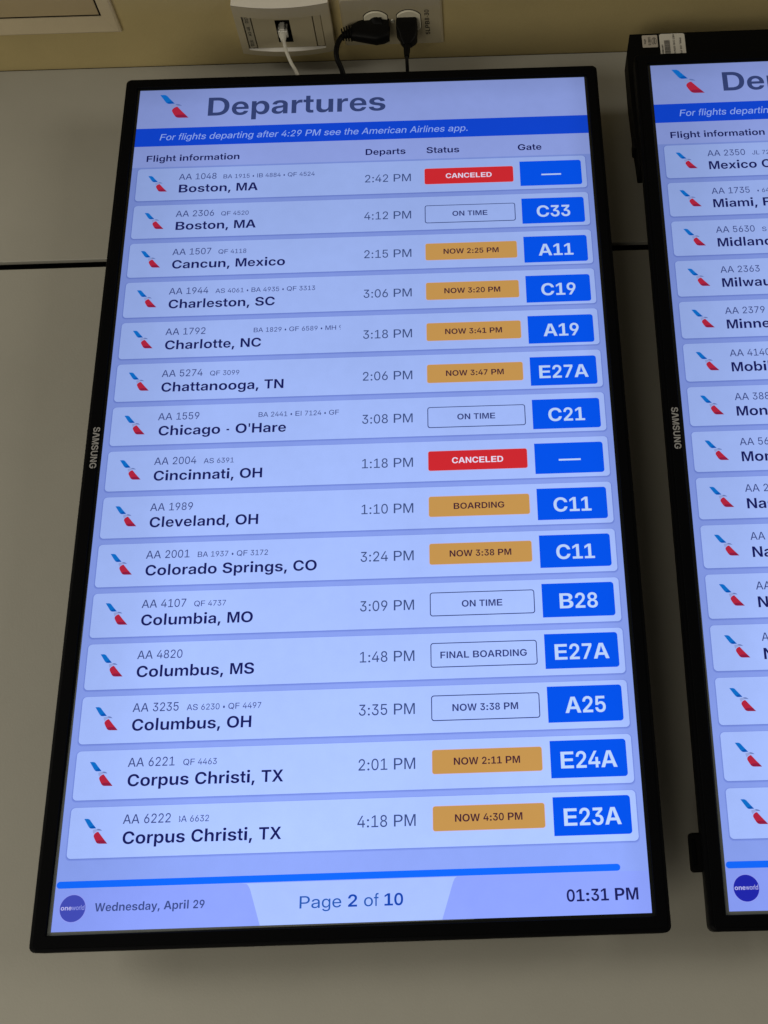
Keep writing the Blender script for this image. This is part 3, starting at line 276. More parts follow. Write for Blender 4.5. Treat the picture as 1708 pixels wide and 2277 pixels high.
def view_dimming():
    """slanted-view dimming put into the emission: weaker towards its top and its edges"""
    g = bpy.data.node_groups.new('view_dimming', 'ShaderNodeTree')
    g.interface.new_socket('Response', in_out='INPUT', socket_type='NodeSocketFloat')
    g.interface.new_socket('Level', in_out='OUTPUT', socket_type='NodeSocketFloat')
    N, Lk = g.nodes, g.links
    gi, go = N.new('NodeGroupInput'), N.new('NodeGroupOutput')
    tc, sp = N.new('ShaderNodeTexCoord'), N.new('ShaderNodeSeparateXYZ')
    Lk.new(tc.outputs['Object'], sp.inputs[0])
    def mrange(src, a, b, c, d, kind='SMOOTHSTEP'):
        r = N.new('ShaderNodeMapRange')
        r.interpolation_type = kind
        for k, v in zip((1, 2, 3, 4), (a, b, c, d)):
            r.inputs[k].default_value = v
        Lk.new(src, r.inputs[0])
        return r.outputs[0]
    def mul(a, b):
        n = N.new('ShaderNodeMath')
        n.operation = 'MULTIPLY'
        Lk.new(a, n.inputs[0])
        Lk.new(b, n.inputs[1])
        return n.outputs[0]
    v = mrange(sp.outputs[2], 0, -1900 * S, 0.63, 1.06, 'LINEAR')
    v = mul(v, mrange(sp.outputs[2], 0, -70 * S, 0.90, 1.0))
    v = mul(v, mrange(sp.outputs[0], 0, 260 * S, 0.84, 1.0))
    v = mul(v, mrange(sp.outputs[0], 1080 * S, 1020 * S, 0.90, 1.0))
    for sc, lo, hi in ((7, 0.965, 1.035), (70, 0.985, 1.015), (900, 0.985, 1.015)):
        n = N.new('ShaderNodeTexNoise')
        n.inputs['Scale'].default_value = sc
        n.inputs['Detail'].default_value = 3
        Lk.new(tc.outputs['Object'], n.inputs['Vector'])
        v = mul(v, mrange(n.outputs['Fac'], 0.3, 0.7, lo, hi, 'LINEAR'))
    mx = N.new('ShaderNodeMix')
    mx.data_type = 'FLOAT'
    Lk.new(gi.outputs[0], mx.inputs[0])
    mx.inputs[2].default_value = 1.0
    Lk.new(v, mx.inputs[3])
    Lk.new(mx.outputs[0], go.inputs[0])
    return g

VIEW_DIMMING = view_dimming()

def lit(name, srgb, response=1.0, gain=1.0, blue=1.0):
    mt = bpy.data.materials.new(name)
    mt.use_nodes = True
    nt = mt.node_tree
    nt.nodes.remove(nt.nodes['Principled BSDF'])
    e = nt.nodes.new('ShaderNodeEmission')
    e.inputs['Color'].default_value = (*[c * gain * k for c, k in zip(lin(srgb), (1, 1, blue))], 1)
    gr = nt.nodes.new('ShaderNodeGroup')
    gr.node_tree = VIEW_DIMMING
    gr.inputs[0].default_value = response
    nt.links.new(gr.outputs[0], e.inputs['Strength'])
    nt.links.new(e.outputs[0], nt.nodes['Material Output'].inputs['Surface'])
    try:
        mt.cycles.emission_sampling = 'NONE'
    except Exception:
        pass
    MATS[name] = mt
    return mt

lit('screen_ground', (143, 167, 243), blue=1.05)
lit('header_ground', (164, 184, 250), blue=1.08)
lit('footer_ground', (142, 163, 248), blue=1.05)
lit('footer_tab', (168, 192, 255), gain=1.0, blue=1.05)
lit('card_ground', (172, 197, 255), gain=1.04, blue=1.08)
lit('card_shade_outer', (130, 153, 235), blue=1.04)
lit('card_shade_inner', (116, 139, 220), blue=1.04)
lit('banner_blue', (20, 76, 226), 0.7)
lit('banner_white', (150, 180, 255), 0.6)
lit('title_grey', (58, 72, 124), 0.6)
lit('heading_navy', (20, 24, 88), 0.4)
lit('city_navy', (24, 28, 94), 0.4)
lit('flight_grey', (60, 74, 134), 0.4)
lit('partner_grey', (60, 74, 136), 0.45)
lit('time_grey', (62, 80, 132), 0.4)
lit('red_badge', (208, 42, 50), 0.3)
lit('amber_badge', (198, 150, 82), 0.25)
lit('badge_rim', (196, 190, 235), 0.7)
lit('badge_line', (46, 62, 118), 0.4)
lit('badge_white', (236, 226, 250), 0.5)
lit('badge_brown', (72, 36, 52), 0.3)
lit('badge_grey', (52, 64, 124), 0.4)
lit('gate_blue', (6, 84, 238), 0.35)
lit('gate_white', (190, 214, 255), 0.5)
lit('emblem_blue', (14, 112, 206), 0.4)
lit('emblem_deep_blue', (6, 88, 184), 0.4)
lit('emblem_red', (182, 38, 64), 0.4)
lit('emblem_deep_red', (146, 30, 66), 0.4)
lit('emblem_silver', (112, 132, 196), 0.7)
lit('emblem_pale', (156, 172, 230), 0.8)
lit('progress_blue', (20, 106, 255), 0.5)
lit('alliance_violet', (68, 78, 184), 0.5)
lit('alliance_deep', (34, 40, 172), 0.4)
lit('alliance_rim', (150, 160, 250), 0.7)
lit('alliance_white', (190, 190, 245), 0.5)
lit('alliance_pale', (156, 164, 238), 0.5)
lit('date_grey', (62, 78, 140), 0.5)
lit('page_blue', (40, 92, 178), 0.5)
lit('page_deep_blue', (22, 72, 176), 0.5)
lit('clock_navy', (30, 32, 92), 0.5)

paint('soffit_cream', (0.475, 0.385, 0.185), 0.75, 0.2, noise=0.06, nscale=5, bump=0.25, bscale=260)
paint('panel_grey', (0.385, 0.375, 0.325), 0.55, 0.35, noise=0.05, nscale=4, bump=0.12, bscale=420)
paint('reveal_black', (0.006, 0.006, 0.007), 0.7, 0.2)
paint('frame_cream', (0.52, 0.44, 0.29), 0.5, 0.4, noise=0.05, nscale=9)
paint('door_cream', (0.44, 0.35, 0.20), 0.65, 0.3, noise=0.06, nscale=6)
paint('outlet_ivory', (0.40, 0.35, 0.235), 0.42, 0.5, noise=0.04, nscale=20)
paint('outlet_lit_side', (0.88, 0.86, 0.80), 0.35, 0.5, noise=0.03, nscale=20)  # brighter copy of the outlet colour, painted on faces turned to the light
paint('receptacle_ivory', (0.68, 0.64, 0.50), 0.35, 0.5)
paint('label_paper', (0.33, 0.30, 0.22), 0.6, 0.3)
paint('ink_black', (0.012, 0.012, 0.012), 0.6, 0.3)
paint('hole_black', (0.006, 0.006, 0.006), 0.8, 0.1)
paint('clear_plastic', (0.62, 0.60, 0.54), 0.15, 0.6)
paint('cable_white', (0.66, 0.64, 0.56), 0.4, 0.5)
paint('rubber_black', (0.002, 0.002, 0.002), 0.5, 0.12)
paint('bezel_black', (0.0022, 0.0024, 0.0030), 0.45, 0.045, bump=0.05, bscale=1500)
paint('housing_black', (0.0018, 0.0018, 0.0018), 0.6, 0.08)
paint('glass_black', (0.008, 0.010, 0.010), 0.28, 0.5)
paint('border_glint_grey', (0.17, 0.19, 0.19), 0.45, 0.4)
paint('lettering_silver', (0.34, 0.34, 0.34), 0.4, 0.5)
paint('sticker_silver', (0.44, 0.40, 0.35), 0.5, 0.4)
paint('sticker_white', (0.62, 0.60, 0.54), 0.55, 0.3)
paint('sticker_ink', (0.05, 0.045, 0.04), 0.6, 0.3)
paint('screw_steel', (0.62, 0.60, 0.52), 0.3, 0.5, metallic=0.6)

# ---------------------------------------------------------------- mesh building
class MB:
    """collects faces in display pixels (x right, v down, d into the wall) and links them as ONE mesh object"""
    def __init__(self):
        self.v, self.f, self.mi, self.names = [], [], [], []
    def mat(self, name):
        if name not in self.names:
            self.names.append(name)
        return self.names.index(name)
    def poly(self, pts, mat):
        b = len(self.v)
        self.v += [tuple(p) for p in pts]
        self.f.append(tuple(range(b, b + len(pts))))
        self.mi.append(self.mat(mat))
    def flat(self, pts, d, mat):
        """an outline in the display plane, facing the viewer"""
        a = sum(x0 * y1 - x1 * y0 for (x0, y0), (x1, y1) in zip(pts, list(pts[1:]) + [pts[0]]))
        if a > 0:
            pts = list(reversed(pts))
        self.poly([(x, v, d) for x, v in pts], mat)
    def rect(self, x0, v0, x1, v1, d, mat, r=0, corners=(1, 1, 1, 1)):
        self.flat(rrect(x0, v0, x1, v1, r, corners), d, mat)
    def loops(self, loops, mat, cap_start=False, cap_end=False):
        """skin between closed loops with equal point counts"""
        mi = self.mat(mat)
        n = len(loops[0])
        b = len(self.v)
        for lp in loops:
            self.v += [tuple(p) for p in lp]
        for i in range(len(loops) - 1):
            for j in range(n):
                k = (j + 1) % n
                self.f.append((b + i * n + j, b + i * n + k, b + (i + 1) * n + k, b + (i + 1) * n + j))
                self.mi.append(mi)
        if cap_start:
            self.f.append(tuple(b + j for j in reversed(range(n))))
            self.mi.append(mi)
        if cap_end:
            self.f.append(tuple(b + (len(loops) - 1) * n + j for j in range(n)))
            self.mi.append(mi)
    def box(self, x0, v0, d0, x1, v1, d1, mat, bev=0):
        if bev:
            L = []
            for d, i in ((d0, bev), (d0 + bev, 0), (d1 - bev, 0), (d1, bev)):
                L.append([(x, v, d) for x, v in rrect(x0 + i, v0 + i, x1 - i, v1 - i, max(bev - i, 0.01) + bev * 0.5, seg=3)])
            self.loops(L, mat, True, True)
        else:
            q = lambda d: [(x0, v0, d), (x1, v0, d), (x1, v1, d), (x0, v1, d)]
            self.loops([q(d0), q(d1)], mat, True, True)
    def tube(self, path, radii, mat, n=14, caps=True, squash=None):
        P = [Vector(p) for p in path]
        L = []
        up = None
        for i, p in enumerate(P):
            t = (P[min(i + 1, len(P) - 1)] - P[max(i - 1, 0)]).normalized()
            if up is None:
                up = Vector((0, 0, 1)) if abs(t.z) < 0.9 else Vector((1, 0, 0))
            a = (up - t * up.dot(t)).normalized()
            up = a
            b = t.cross(a)
            r = radii[i] if isinstance(radii, (list, tuple)) else radii
            ra, rb = r if isinstance(r, (list, tuple)) else (r, r)
            L.append([p + a * ra * math.cos(2 * math.pi * k / n) + b * rb * math.sin(2 * math.pi * k / n) for k in range(n)])
        self.loops(L, mat, caps, caps)
    def text(self, s, x, base, em, d, mat, font='R', ink=None, align='l', shear=0.0, clip=None, sx=1.0, frame=None):
        """a line of lettering; ink=(x0, x1) stretches it to that width; clip=(x0, x1) cuts it"""
        k = em / 2048
        pen, items = 0, []
        lo, hi = 1e9, -1e9
        for ch in s:
            adv, vs, tris = glyph(font, ch)
            items.append((pen, vs, tris))
            if vs:
                lo = min(lo, pen + min(p[0] for p in vs))
                hi = max(hi, pen + max(p[0] for p in vs))
            pen += adv
        kx = k * sx
        if ink:
            kx = (ink[1] - ink[0]) / (hi - lo)
            ox = ink[0] - lo * kx
        elif align == 'l':
            ox = x
        elif align == 'r':
            ox = x - hi * kx
        else:
            ox = x - (lo + hi) / 2 * kx
        mi = self.mat(mat)
        for pen, vs, tris in items:
            P = [(ox + (pen + vx + shear * vy) * kx, base - vy * k) for vx, vy in vs]
            for t in tris:
                q = [P[i] for i in t]
                if clip:
                    q = clipx(clipx(q, clip[0], 1), clip[1], -1)
                    if len(q) < 3:
                        continue
                a = sum(x0 * y1 - x1 * y0 for (x0, y0), (x1, y1) in zip(q, q[1:] + q[:1]))
                if abs(a) < 1e-7:
                    continue
                if a > 0:
                    q = q[::-1]
                b = len(self.v)
                if frame:
                    self.v += [frame(px, pv) for px, pv in q]
                else:
                    self.v += [(px, pv, d) for px, pv in q]
                self.f.append(tuple(range(b, b + len(q))))
                self.mi.append(mi)
    def build(self, name, parent=None, smooth=False, local=True):
        me = bpy.data.meshes.new(name)
        if local:
            vs = [(x * S, d * S, -v * S) for x, v, d in self.v]
        else:
            vs = [tuple(pt(x, v, d)) for x, v, d in self.v]
        me.from_pydata(vs, [], self.f)
        for n in self.names:
            me.materials.append(MATS[n])
        me.polygons.foreach_set('material_index', self.mi)
        if smooth:
            me.polygons.foreach_set('use_smooth', [True] * len(me.polygons))
        me.update()
        bm = bmesh.new()
        bm.from_mesh(me)
        if not self.is_flat():
            bmesh.ops.recalc_face_normals(bm, faces=bm.faces)
        bm.to_mesh(me)
        bm.free()
        if smooth:
            try:
                me.set_sharp_from_angle(angle=math.radians(40))
            except Exception:
                pass
        o = bpy.data.objects.new(name, me)
        COL.objects.link(o)
        if parent:
            o.parent = parent
        return o
    def is_flat(self):
        ds = [p[2] for p in self.v]
        return max(ds) - min(ds) < 2.5

def clipx(q, c, sgn):
    out = []
    for (x0, y0), (x1, y1) in zip(q, q[1:] + q[:1]):
        i0, i1 = (x0 - c) * sgn >= 0, (x1 - c) * sgn >= 0
        if i0:
            out.append((x0, y0))
        if i0 != i1:
            t = (c - x0) / (x1 - x0)
            out.append((c, y0 + t * (y1 - y0)))
    return out

def rrect(x0, v0, x1, v1, r=0, corners=(1, 1, 1, 1), seg=5):
    """rounded rectangle outline; corners top-left, top-right, bottom-right, bottom-left"""
    if r <= 0:
        return [(x0, v0), (x1, v0), (x1, v1), (x0, v1)]
    out = []
    for (cx, cv, a0), on in zip(((x0 + r, v0 + r, 180), (x1 - r, v0 + r, 270), (x1 - r, v1 - r, 0), (x0 + r, v1 - r, 90)), corners):
        if on:
            for i in range(seg + 1):
                a = math.radians(a0 + 90 * i / seg)
                out.append((cx + r * math.cos(a), cv + r * math.sin(a)))
        else:
            out.append((x0 if a0 in (180, 90) else x1, v0 if a0 in (180, 270) else v1))
    return out

def tag(o, label=None, cat=None, group=None, kind=None):
    for k, v in (('label', label), ('category', cat), ('group', group), ('kind', kind)):
        if v:
            o[k] = v
    return o

def empty(name, loc):
    o = bpy.data.objects.new(name, None)
    o.empty_display_size = 0.05
    COL.objects.link(o)
    o.location = loc
    return o

# ---------------------------------------------------------------- the setting: wall panels and soffit
b = MB()
b.box(-2600, -230.4, WALL, 4600, 370, WALL + 14, 'panel_grey', bev=1.5)
tag(b.build('upper_wall_panel', local=False), 'grey laminate wall panel between the soffit and the black joint', 'wall panel', kind='structure')
b = MB()
b.box(-2600, 392.5, WALL, 4600, 5230, WALL + 14, 'panel_grey', bev=1.5)
tag(b.build('lower_wall_panel', local=False), 'large grey laminate wall panel below the black joint', 'wall panel', kind='structure')
b = MB()
b.box(-2600, -260, WALL + 30, 4600, 5230, WALL + 60, 'reveal_black')
b.box(-2600, -234, WALL + 2.2, 4600, -231, WALL + 9, 'reveal_black')  # black strip added to stand for shade in the soffit seam
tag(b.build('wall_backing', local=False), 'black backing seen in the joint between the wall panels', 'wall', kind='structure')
b = MB()
b.box(-2600, SOFFIT - 60, -1500, 4600, SOFFIT, WALL + 26, 'soffit_cream')
tag(b.build('soffit', local=False), 'cream painted soffit above the wall panels', 'ceiling', kind='structure')

# ---------------------------------------------------------------- access panel in the soffit
V = SOFFIT
ap = empty('access_panel', pt(-417, V, -319))
tag(ap, 'cream access hatch with a raised frame, at the top left corner', 'access panel')
off = lambda o, p: (o, p)
def local_build(mb, name, root, smooth=False):
    """vertices given in scene pixels, mesh stored relative to its thing"""
    o = mb.build(name, local=False)
    o.parent = root
    o.matrix_parent_inverse = Matrix.Translation(-root.location)
    if smooth:
        o.data.polygons.foreach_set('use_smooth', [True] * len(o.data.polygons))
        try:
            o.data.set_sharp_from_angle(angle=math.radians(40))
        except Exception:
            pass
    return o

def ring_down(x0, d0, x1, d1, v, r=0.5):
    """rounded rectangle lying in the soffit plane"""
    return [(x, v, d) for x, d in rrect(x0, d0, x1, d1, r, seg=3)]

b = MB()
X0, X1, D0, D1 = -758, -76, -670, 33
b.loops([ring_down(X0, D0, X1, D1, V - 1), ring_down(X0, D0, X1, D1, V + 9), ring_down(X0 + 5, D0 + 5, X1 - 5, D1 - 5, V + 12),
         ring_down(X0 + 37, D0 + 46, X1 - 37, D1 - 46, V + 3), ring_down(X0 + 37, D0 + 46, X1 - 37, D1 - 46, V - 8)], 'frame_cream')
local_build(b, 'frame', ap)
b = MB()
b.loops([ring_down(X0 + 43, D0 + 49, X1 - 42, D1 - 50, V - 6), ring_down(X0 + 43, D0 + 49, X1 - 42, D1 - 50, V + 0.8), ring_down(X0 + 44, D0 + 50, X1 - 43, D1 - 51, V + 1.8)],
        'door_cream', cap_end=True)
local_build(b, 'door', ap)
b = MB()
b.loops([ring_down(X0 + 20, D0 + 20, X1 - 20, D1 - 20, V + 0.3), ring_down(X0 + 21, D0 + 21, X1 - 21, D1 - 21, V + 0.4)], 'hole_black', cap_end=True)
local_build(b, 'gap', ap)

# ---------------------------------------------------------------- network outlet box on the soffit
no = empty('network_outlet', pt(338, V, 25))
tag(no, 'ivory network outlet box with an arched face and one jack', 'network outlet')
NX0, NX1, ND0, ND1 = 219, 458, -54, 102
def arch(x, base=25, sag=14):
    t = (x - (NX0 + NX1) / 2) / ((NX1 - NX0) / 2)
    return V + base + sag * (1 - t * t)
RX0, RX1, RD0, RD1 = 238, 436, -22, 86       # the recess in the arched face
b = MB()
xs = [NX0 + (NX1 - NX0) * i / 40 for i in range(41)]
def strip(d0, d1, xs, mat):
    for a, c in zip(xs, xs[1:]):
        b.poly([(a, arch(a), d0), (c, arch(c), d0), (c, arch(c), d1), (a, arch(a), d1)], mat)
inner = [x for x in xs if RX0 < x < RX1]
strip(ND0, RD0, xs, 'outlet_ivory')
strip(RD1, ND1, xs, 'outlet_ivory')
strip(RD0, RD1, [x for x in xs if x < RX0] + [RX0], 'outlet_ivory')
strip(RD0, RD1, [RX1] + [x for x in xs if x > RX1], 'outlet_ivory')
fl = V + 24                                   # the recess floor
rx = [RX0] + inner + [RX1]
for a, c in zip(rx, rx[1:]):
    b.poly([(a, fl, RD1), (c, fl, RD1), (c, arch(c), RD1), (a, arch(a), RD1)], 'outlet_lit_side')
    b.poly([(a, fl, RD0), (c, fl, RD0), (c, arch(c), RD0), (a, arch(a), RD0)], 'outlet_ivory')
for x in (RX0, RX1):
    b.poly([(x, fl, RD0), (x, fl, RD1), (x, arch(x), RD1), (x, arch(x), RD0)], 'outlet_ivory')
for x in (NX0, NX1):
    b.poly([(x, V - 1, ND0), (x, V - 1, ND1), (x, arch(x), ND1), (x, arch(x), ND0)], 'outlet_ivory')
for a, c in zip(xs, xs[1:]):
    b.poly([(a, V - 1, ND1), (c, V - 1, ND1), (c, arch(c), ND1), (a, arch(a), ND1)], 'outlet_ivory')
local_build(b, 'faceplate', no)
b = MB()
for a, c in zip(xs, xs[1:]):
    b.poly([(a, V - 1, ND0 - 0.6), (c, V - 1, ND0 - 0.6), (c, arch(c) - 0.4, ND0 - 0.6), (a, arch(a) - 0.4, ND0 - 0.6)], 'outlet_lit_side')
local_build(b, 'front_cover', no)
b = MB()
JX0, JX1, JD0, JD1 = 318, 355, -5, 68
b.loops([ring_down(RX0 + 23, RD0 + 1, RX1 - 23, RD1 - 1, fl + 0.2), ring_down(RX0 + 23.5, RD0 + 1.5, RX1 - 23.5, RD1 - 1.5, fl + 1.6),
         ring_down(JX0, JD0, JX1, JD1, fl + 1.6), ring_down(JX0, JD0, JX1, JD1, fl - 21)], 'outlet_ivory')
local_build(b, 'insert', no)
b = MB()
b.poly([(JX0, V + 1, JD0), (JX1, V + 1, JD0), (JX1, V + 1, JD1), (JX0, V + 1, JD1)], 'hole_black')
for q in (((JX0 + .4, JD0), (JX0 + .4, JD1)), ((JX1 - .4, JD0), (JX1 - .4, JD1)), ((JX0, JD0 + .4), (JX1, JD0 + .4)), ((JX0, JD1 - .4), (JX1, JD1 - .4))):
    b.poly([(q[0][0], V + 1, q[0][1]), (q[1][0], V + 1, q[1][1]), (q[1][0], fl + 1, q[1][1]), (q[0][0], fl + 1, q[0][1])], 'hole_black')
local_build(b, 'jack', no)
def soffit_text(mb, s, x, d, em, mat, font='B', vv=0, ink=None, down=1):
    """lettering on a face that looks down, reading from the far side to the near side"""
    f = lambda p, q: (x + q, vv, d - p)
    mb.text(s, 0, 0, em, 0, mat, font, ink=ink, align='l', frame=f)
for x, txt in ((RX0 + 2, ('D18', 'A1-48', 'D17')), (RX1 - 21, None)):
    b = MB()
    b.loops([ring_down(x, RD0 + 2, x + 19, RD1 - 2, fl + 0.1), ring_down(x + 0.6, RD0 + 2.6, x + 18.4, RD1 - 2.6, fl + 1.0)], 'label_paper' if txt else 'outlet_ivory', cap_end=True)
    if txt:
        for t, d in zip(txt, (RD1 - 8, RD1 - 42, RD1 - 84)):
            soffit_text(b, t, x + 12.5, d, 11, 'ink_black', vv=fl + 1.5)
    local_build(b, 'label_window', no)

# white network cable
nc = empty('network_cable', pt(333, -205, 40))
tag(nc, 'thin white network cable dropping from the jack behind the display', 'cable')
def smooth_path(P, n=8):
    P = [Vector(p) for p in P]
    out = []
    for i in range(len(P) - 1):
        p0, p1, p2, p3 = P[max(i - 1, 0)], P[i], P[i + 1], P[min(i + 2, len(P) - 1)]
        for k in range(n):
            t = k / n
            out.append(0.5 * ((2 * p1) + (p2 - p0) * t + (2 * p0 - 5 * p1 + 4 * p2 - p3) * t * t + (3 * p1 - p0 - 3 * p2 + p3) * t ** 3))
    out.append(P[-1])
    return out
b = MB()
b.tube(smooth_path([(333, -206, 40), (336, -182, 40), (341, -157, 42), (354, -121, 48), (369, -93, 60), (386, -40, 92), (396, 40, 112), (400, 160, 118)]), 4.4, 'cable_white')
local_build(b, 'cord', nc, True)
b = MB()
b.box(321, -230, 27, 345, -203, 49, 'clear_plastic', bev=1.5)
b.box(327, -226, 19, 339, -200, 25, 'clear_plastic', bev=1)
b.box(326, -214, 26.2, 340, -210.5, 27.4, 'ink_black')
b.tube([(333, -204, 38), (333, -196, 39), (334, -184, 40)], [9.5, 8.4, 6.0], 'cable_white')
local_build(b, 'plug', nc)

# ---------------------------------------------------------------- power outlet on the soffit
po = empty('power_outlet', pt(611, V, 30))
tag(po, 'ivory power outlet plate with two receptacles side by side', 'power outlet')
b = MB()
b.loops([ring_down(483, -52, 738, 104, V - 1, 4), ring_down(483, -52, 738, 104, V + 6, 4), ring_down(488, -47, 733, 99, V + 12, 4)], 'outlet_ivory', cap_end=True)
soffit_text(b, '5LPB8-30', 704.5, 69, 16, 'ink_black', vv=V + 12.4, ink=(0, 80))
local_build(b, 'faceplate', po, True)
for cx in (570, 653):
    out = []
    for k in range(48):                       # flat sides, arched ends
        a = 2 * math.pi * k / 48
        out.append((max(-29.5, min(29.5, 36 * math.cos(a))), 36 * math.sin(a)))
    b = MB()
    lp = lambda s, v: [(cx + x * s, v, 24 + d * s) for x, d in out]
    b.loops([lp(1.06, V + 12.2), lp(1.06, V + 12.5)], 'hole_black', cap_end=True)
    b.loops([lp(1, V + 11), lp(1, V + 15), lp(0.95, V + 16.5)], 'receptacle_ivory', cap_end=True)
    local_build(b, 'receptacle', po)
b = MB()
b.loops([[(611.5 + r * math.cos(2 * math.pi * k / 18), v, 22 + r * math.sin(2 * math.pi * k / 18)) for k in range(18)] for r, v in ((6, V + 11), (6, V + 13), (4.5, V + 14.5))], 'screw_steel', cap_end=True)
local_build(b, 'screw', po)

# thick cord with a right-angle plug
pc = empty('power_cable', pt(570, -200, 30))
tag(pc, 'thick black power cord with a wide angled plug and ribbed strain relief', 'power cord', 'black power cords plugged into the soffit outlet')
b = MB()
b.tube(smooth_path([(500, -190, 30), (486, -184, 30), (475, -165, 30), (470, -140, 31), (472, -117, 38), (482, -96, 54), (496, -50, 86), (506, 30, 110), (508, 150, 116)]), 6.6, 'rubber_black')
local_build(b, 'cord', pc, True)
b = MB()
prof = [(598, 20, -216, 11), (603, 27, -208, 14), (603, 33, -203, 17), (590, 40, -203, 19), (570, 41, -200, 19), (548, 34, -199, 18), (524, 26, -197, 16), (508, 19, -194, 13)]
b.loops([[(x, vc + hv * math.copysign(abs(math.sin(a)) ** 0.6, math.sin(a)), 30 + hd * math.copysign(abs(math.cos(a)) ** 0.6, math.cos(a))) for a in [2 * math.pi * k / 24 for k in range(24)]]
         for x, hv, vc, hd in prof], 'rubber_black', True, True)
b.tube([(585, -217, 28), (572, -217, 28), (572, -224, 26)], [(24, 24)] * 3, 'rubber_black', n=20)
local_build(b, 'plug', pc, True)
b = MB()
for k in range(4):
    x = 506 - k * 6.5
    r = 20 - k * 1.6
    b.tube([(x, -193 + k * 1.4, 30), (x - 3, -192.4 + k * 1.4, 30)], r, 'rubber_black', n=18)
b.tube([(512, -194, 30), (484, -186, 30)], [13, 8], 'rubber_black', n=18)
local_build(b, 'strain_relief', pc, True)

# thin cord with a straight plug
pc2 = empty('power_cable', pt(650, -200, 30))
tag(pc2, 'thin black power cord hanging straight down from a slim plug', 'power cord', 'black power cords plugged into the soffit outlet')
b = MB()
b.tube(smooth_path([(646.5, -118, 30), (646.5, -104, 38), (646, -84, 62), (644, -40, 92), (642, 60, 112), (640, 160, 116)]), 4.4, 'rubber_black')
local_build(b, 'cord', pc2, True)
b = MB()
def sq(x0, x1, v, d0, d1, r=5):
    return [(x, v, d) for x, d in rrect(x0, d0, x1, d1, r, seg=4)]
b.loops([sq(623, 672, -221, 8, 50), sq(621, 674, -212, 6, 52), sq(621, 673, -190, 8, 52), sq(629, 673, -172, 14, 48), sq(630, 671, -164, 16, 46), sq(636, 660, -148, 20, 40), sq(638, 656, -145, 21, 39)],
        'rubber_black', True, True)
local_build(b, 'plug', pc2, True)
b = MB()
b.tube([(647.5, -147, 30), (647, -128, 30), (646.5, -112, 31)], [9, 8, 6.6], 'rubber_black', n=16)
local_build(b, 'strain_relief', pc2, True)

# ---------------------------------------------------------------- flight information displays
ROW0, PITCH, CARD = 235.5, 104.8, 91.5
BIG = {
    'emblem_blue': [(49.3, 14.8), (58.5, 14.7), (62.6, 15.6), (66.2, 18.0), (71.0, 24.2), (77.5, 32.0), (86.4, 42.3), (75.0, 42.9), (70.5, 42.4), (66.7, 40.3), (63.4, 36.4)],
    'emblem_red': [(93.4, 52.0), (89.0, 53.2), (85.0, 55.8), (82.0, 59.4), (81.0, 62.8), (81.6, 66.2), (85.0, 73.0), (88.8, 79.5), (91.4, 82.8), (94.6, 85.0), (99.0, 85.9), (122.8, 86.4), (107.2, 68.6)],
    'emblem_silver': [(88.0, 44.4), (92.5, 43.9), (97.0, 44.6), (101.0, 46.8), (104.4, 50.0), (100.0, 49.3), (95.5, 48.9), (91.8, 47.6)],
    'emblem_pale': [(77.0, 47.2), (82.5, 45.2), (88.0, 44.4), (91.8, 47.6), (95.5, 48.9), (90.0, 50.4), (84.6, 53.4), (80.4, 58.4), (78.4, 53.2)],
}
SHADE = {
    'emblem_deep_blue': [(66.7, 40.3), (72.5, 36.2), (79.5, 34.6), (86.4, 42.3), (75.0, 42.9), (70.5, 42.4)],
    'emblem_deep_red': [(88.8, 79.5), (96.0, 76.8), (106.0, 76.6), (114.6, 77.2), (122.8, 86.4), (99.0, 85.9), (94.6, 85.0), (91.4, 82.8)],
}

def emblem(parent, x, v, k, d):
    b = MB()
    for n, P in BIG.items():
        b.flat([(x + (px - 49.3) * k, v + (py - 14.8) * k) for px, py in P], d, n)
    for n, P in SHADE.items():
        b.flat([(x + (px - 49.3) * k, v + (py - 14.8) * k) for px, py in P], d - 0.12, n)
    return b.build('airline_emblem', parent)

ROWS = [
    ('1048', 'BA 1915 • IB 4884 • QF 4524', (217, 431), 'Boston, MA', (114.5, 299), '2:42 PM', 'CANCELED', None),
    ('2306', 'QF 4520', (217.5, 281), 'Boston, MA', (114.5, 299), '4:12 PM', 'ON TIME', 'C33'),
    ('1507', 'QF 4118', None, 'Cancun, Mexico', (114, 370), '2:15 PM', 'NOW 2:25 PM', 'A11'),
    ('1944', 'AS 4061 • BA 4935 • QF 3313', None, 'Charleston, SC', None, '3:06 PM', 'NOW 3:20 PM', 'C19'),
    ('1792', 'BA 1829 • GF 6589 • MH 9', 307, 'Charlotte, NC', None, '3:18 PM', 'NOW 3:41 PM', 'A19'),
    ('5274', 'QF 3099', None, 'Chattanooga, TN', None, '2:06 PM', 'NOW 3:47 PM', 'E27A'),
    ('1559', 'BA 2441 • EI 7124 • GF', 327, "Chicago - O'Hare", (116, 387), '3:08 PM', 'ON TIME', 'C21'),
    ('2004', 'AS 6391', None, 'Cincinnati, OH', None, '1:18 PM', 'CANCELED', None),
    ('1989', '', None, 'Cleveland, OH', None, '1:10 PM', 'BOARDING', 'C11'),
    ('2001', 'BA 1937 • QF 3172', None, 'Colorado Springs, CO', None, '3:24 PM', 'NOW 3:38 PM', 'C11'),
    ('4107', 'QF 4737', None, 'Columbia, MO', None, '3:09 PM', 'ON TIME', 'B28'),
    ('4820', '', None, 'Columbus, MS', None, '1:48 PM', 'FINAL BOARDING', 'E27A'),
    ('3235', 'AS 6230 • QF 4497', None, 'Columbus, OH', None, '3:35 PM', 'NOW 3:38 PM!', 'A25'),
    ('6221', 'QF 4463', None, 'Corpus Christi, TX', (114.5, 408), '2:01 PM', 'NOW 2:11 PM', 'E24A'),
    ('6222', 'BA 6632', 'cut', 'Corpus Christi, TX', (114.5, 408), '4:18 PM', 'NOW 4:30 PM', 'E23A'),
]
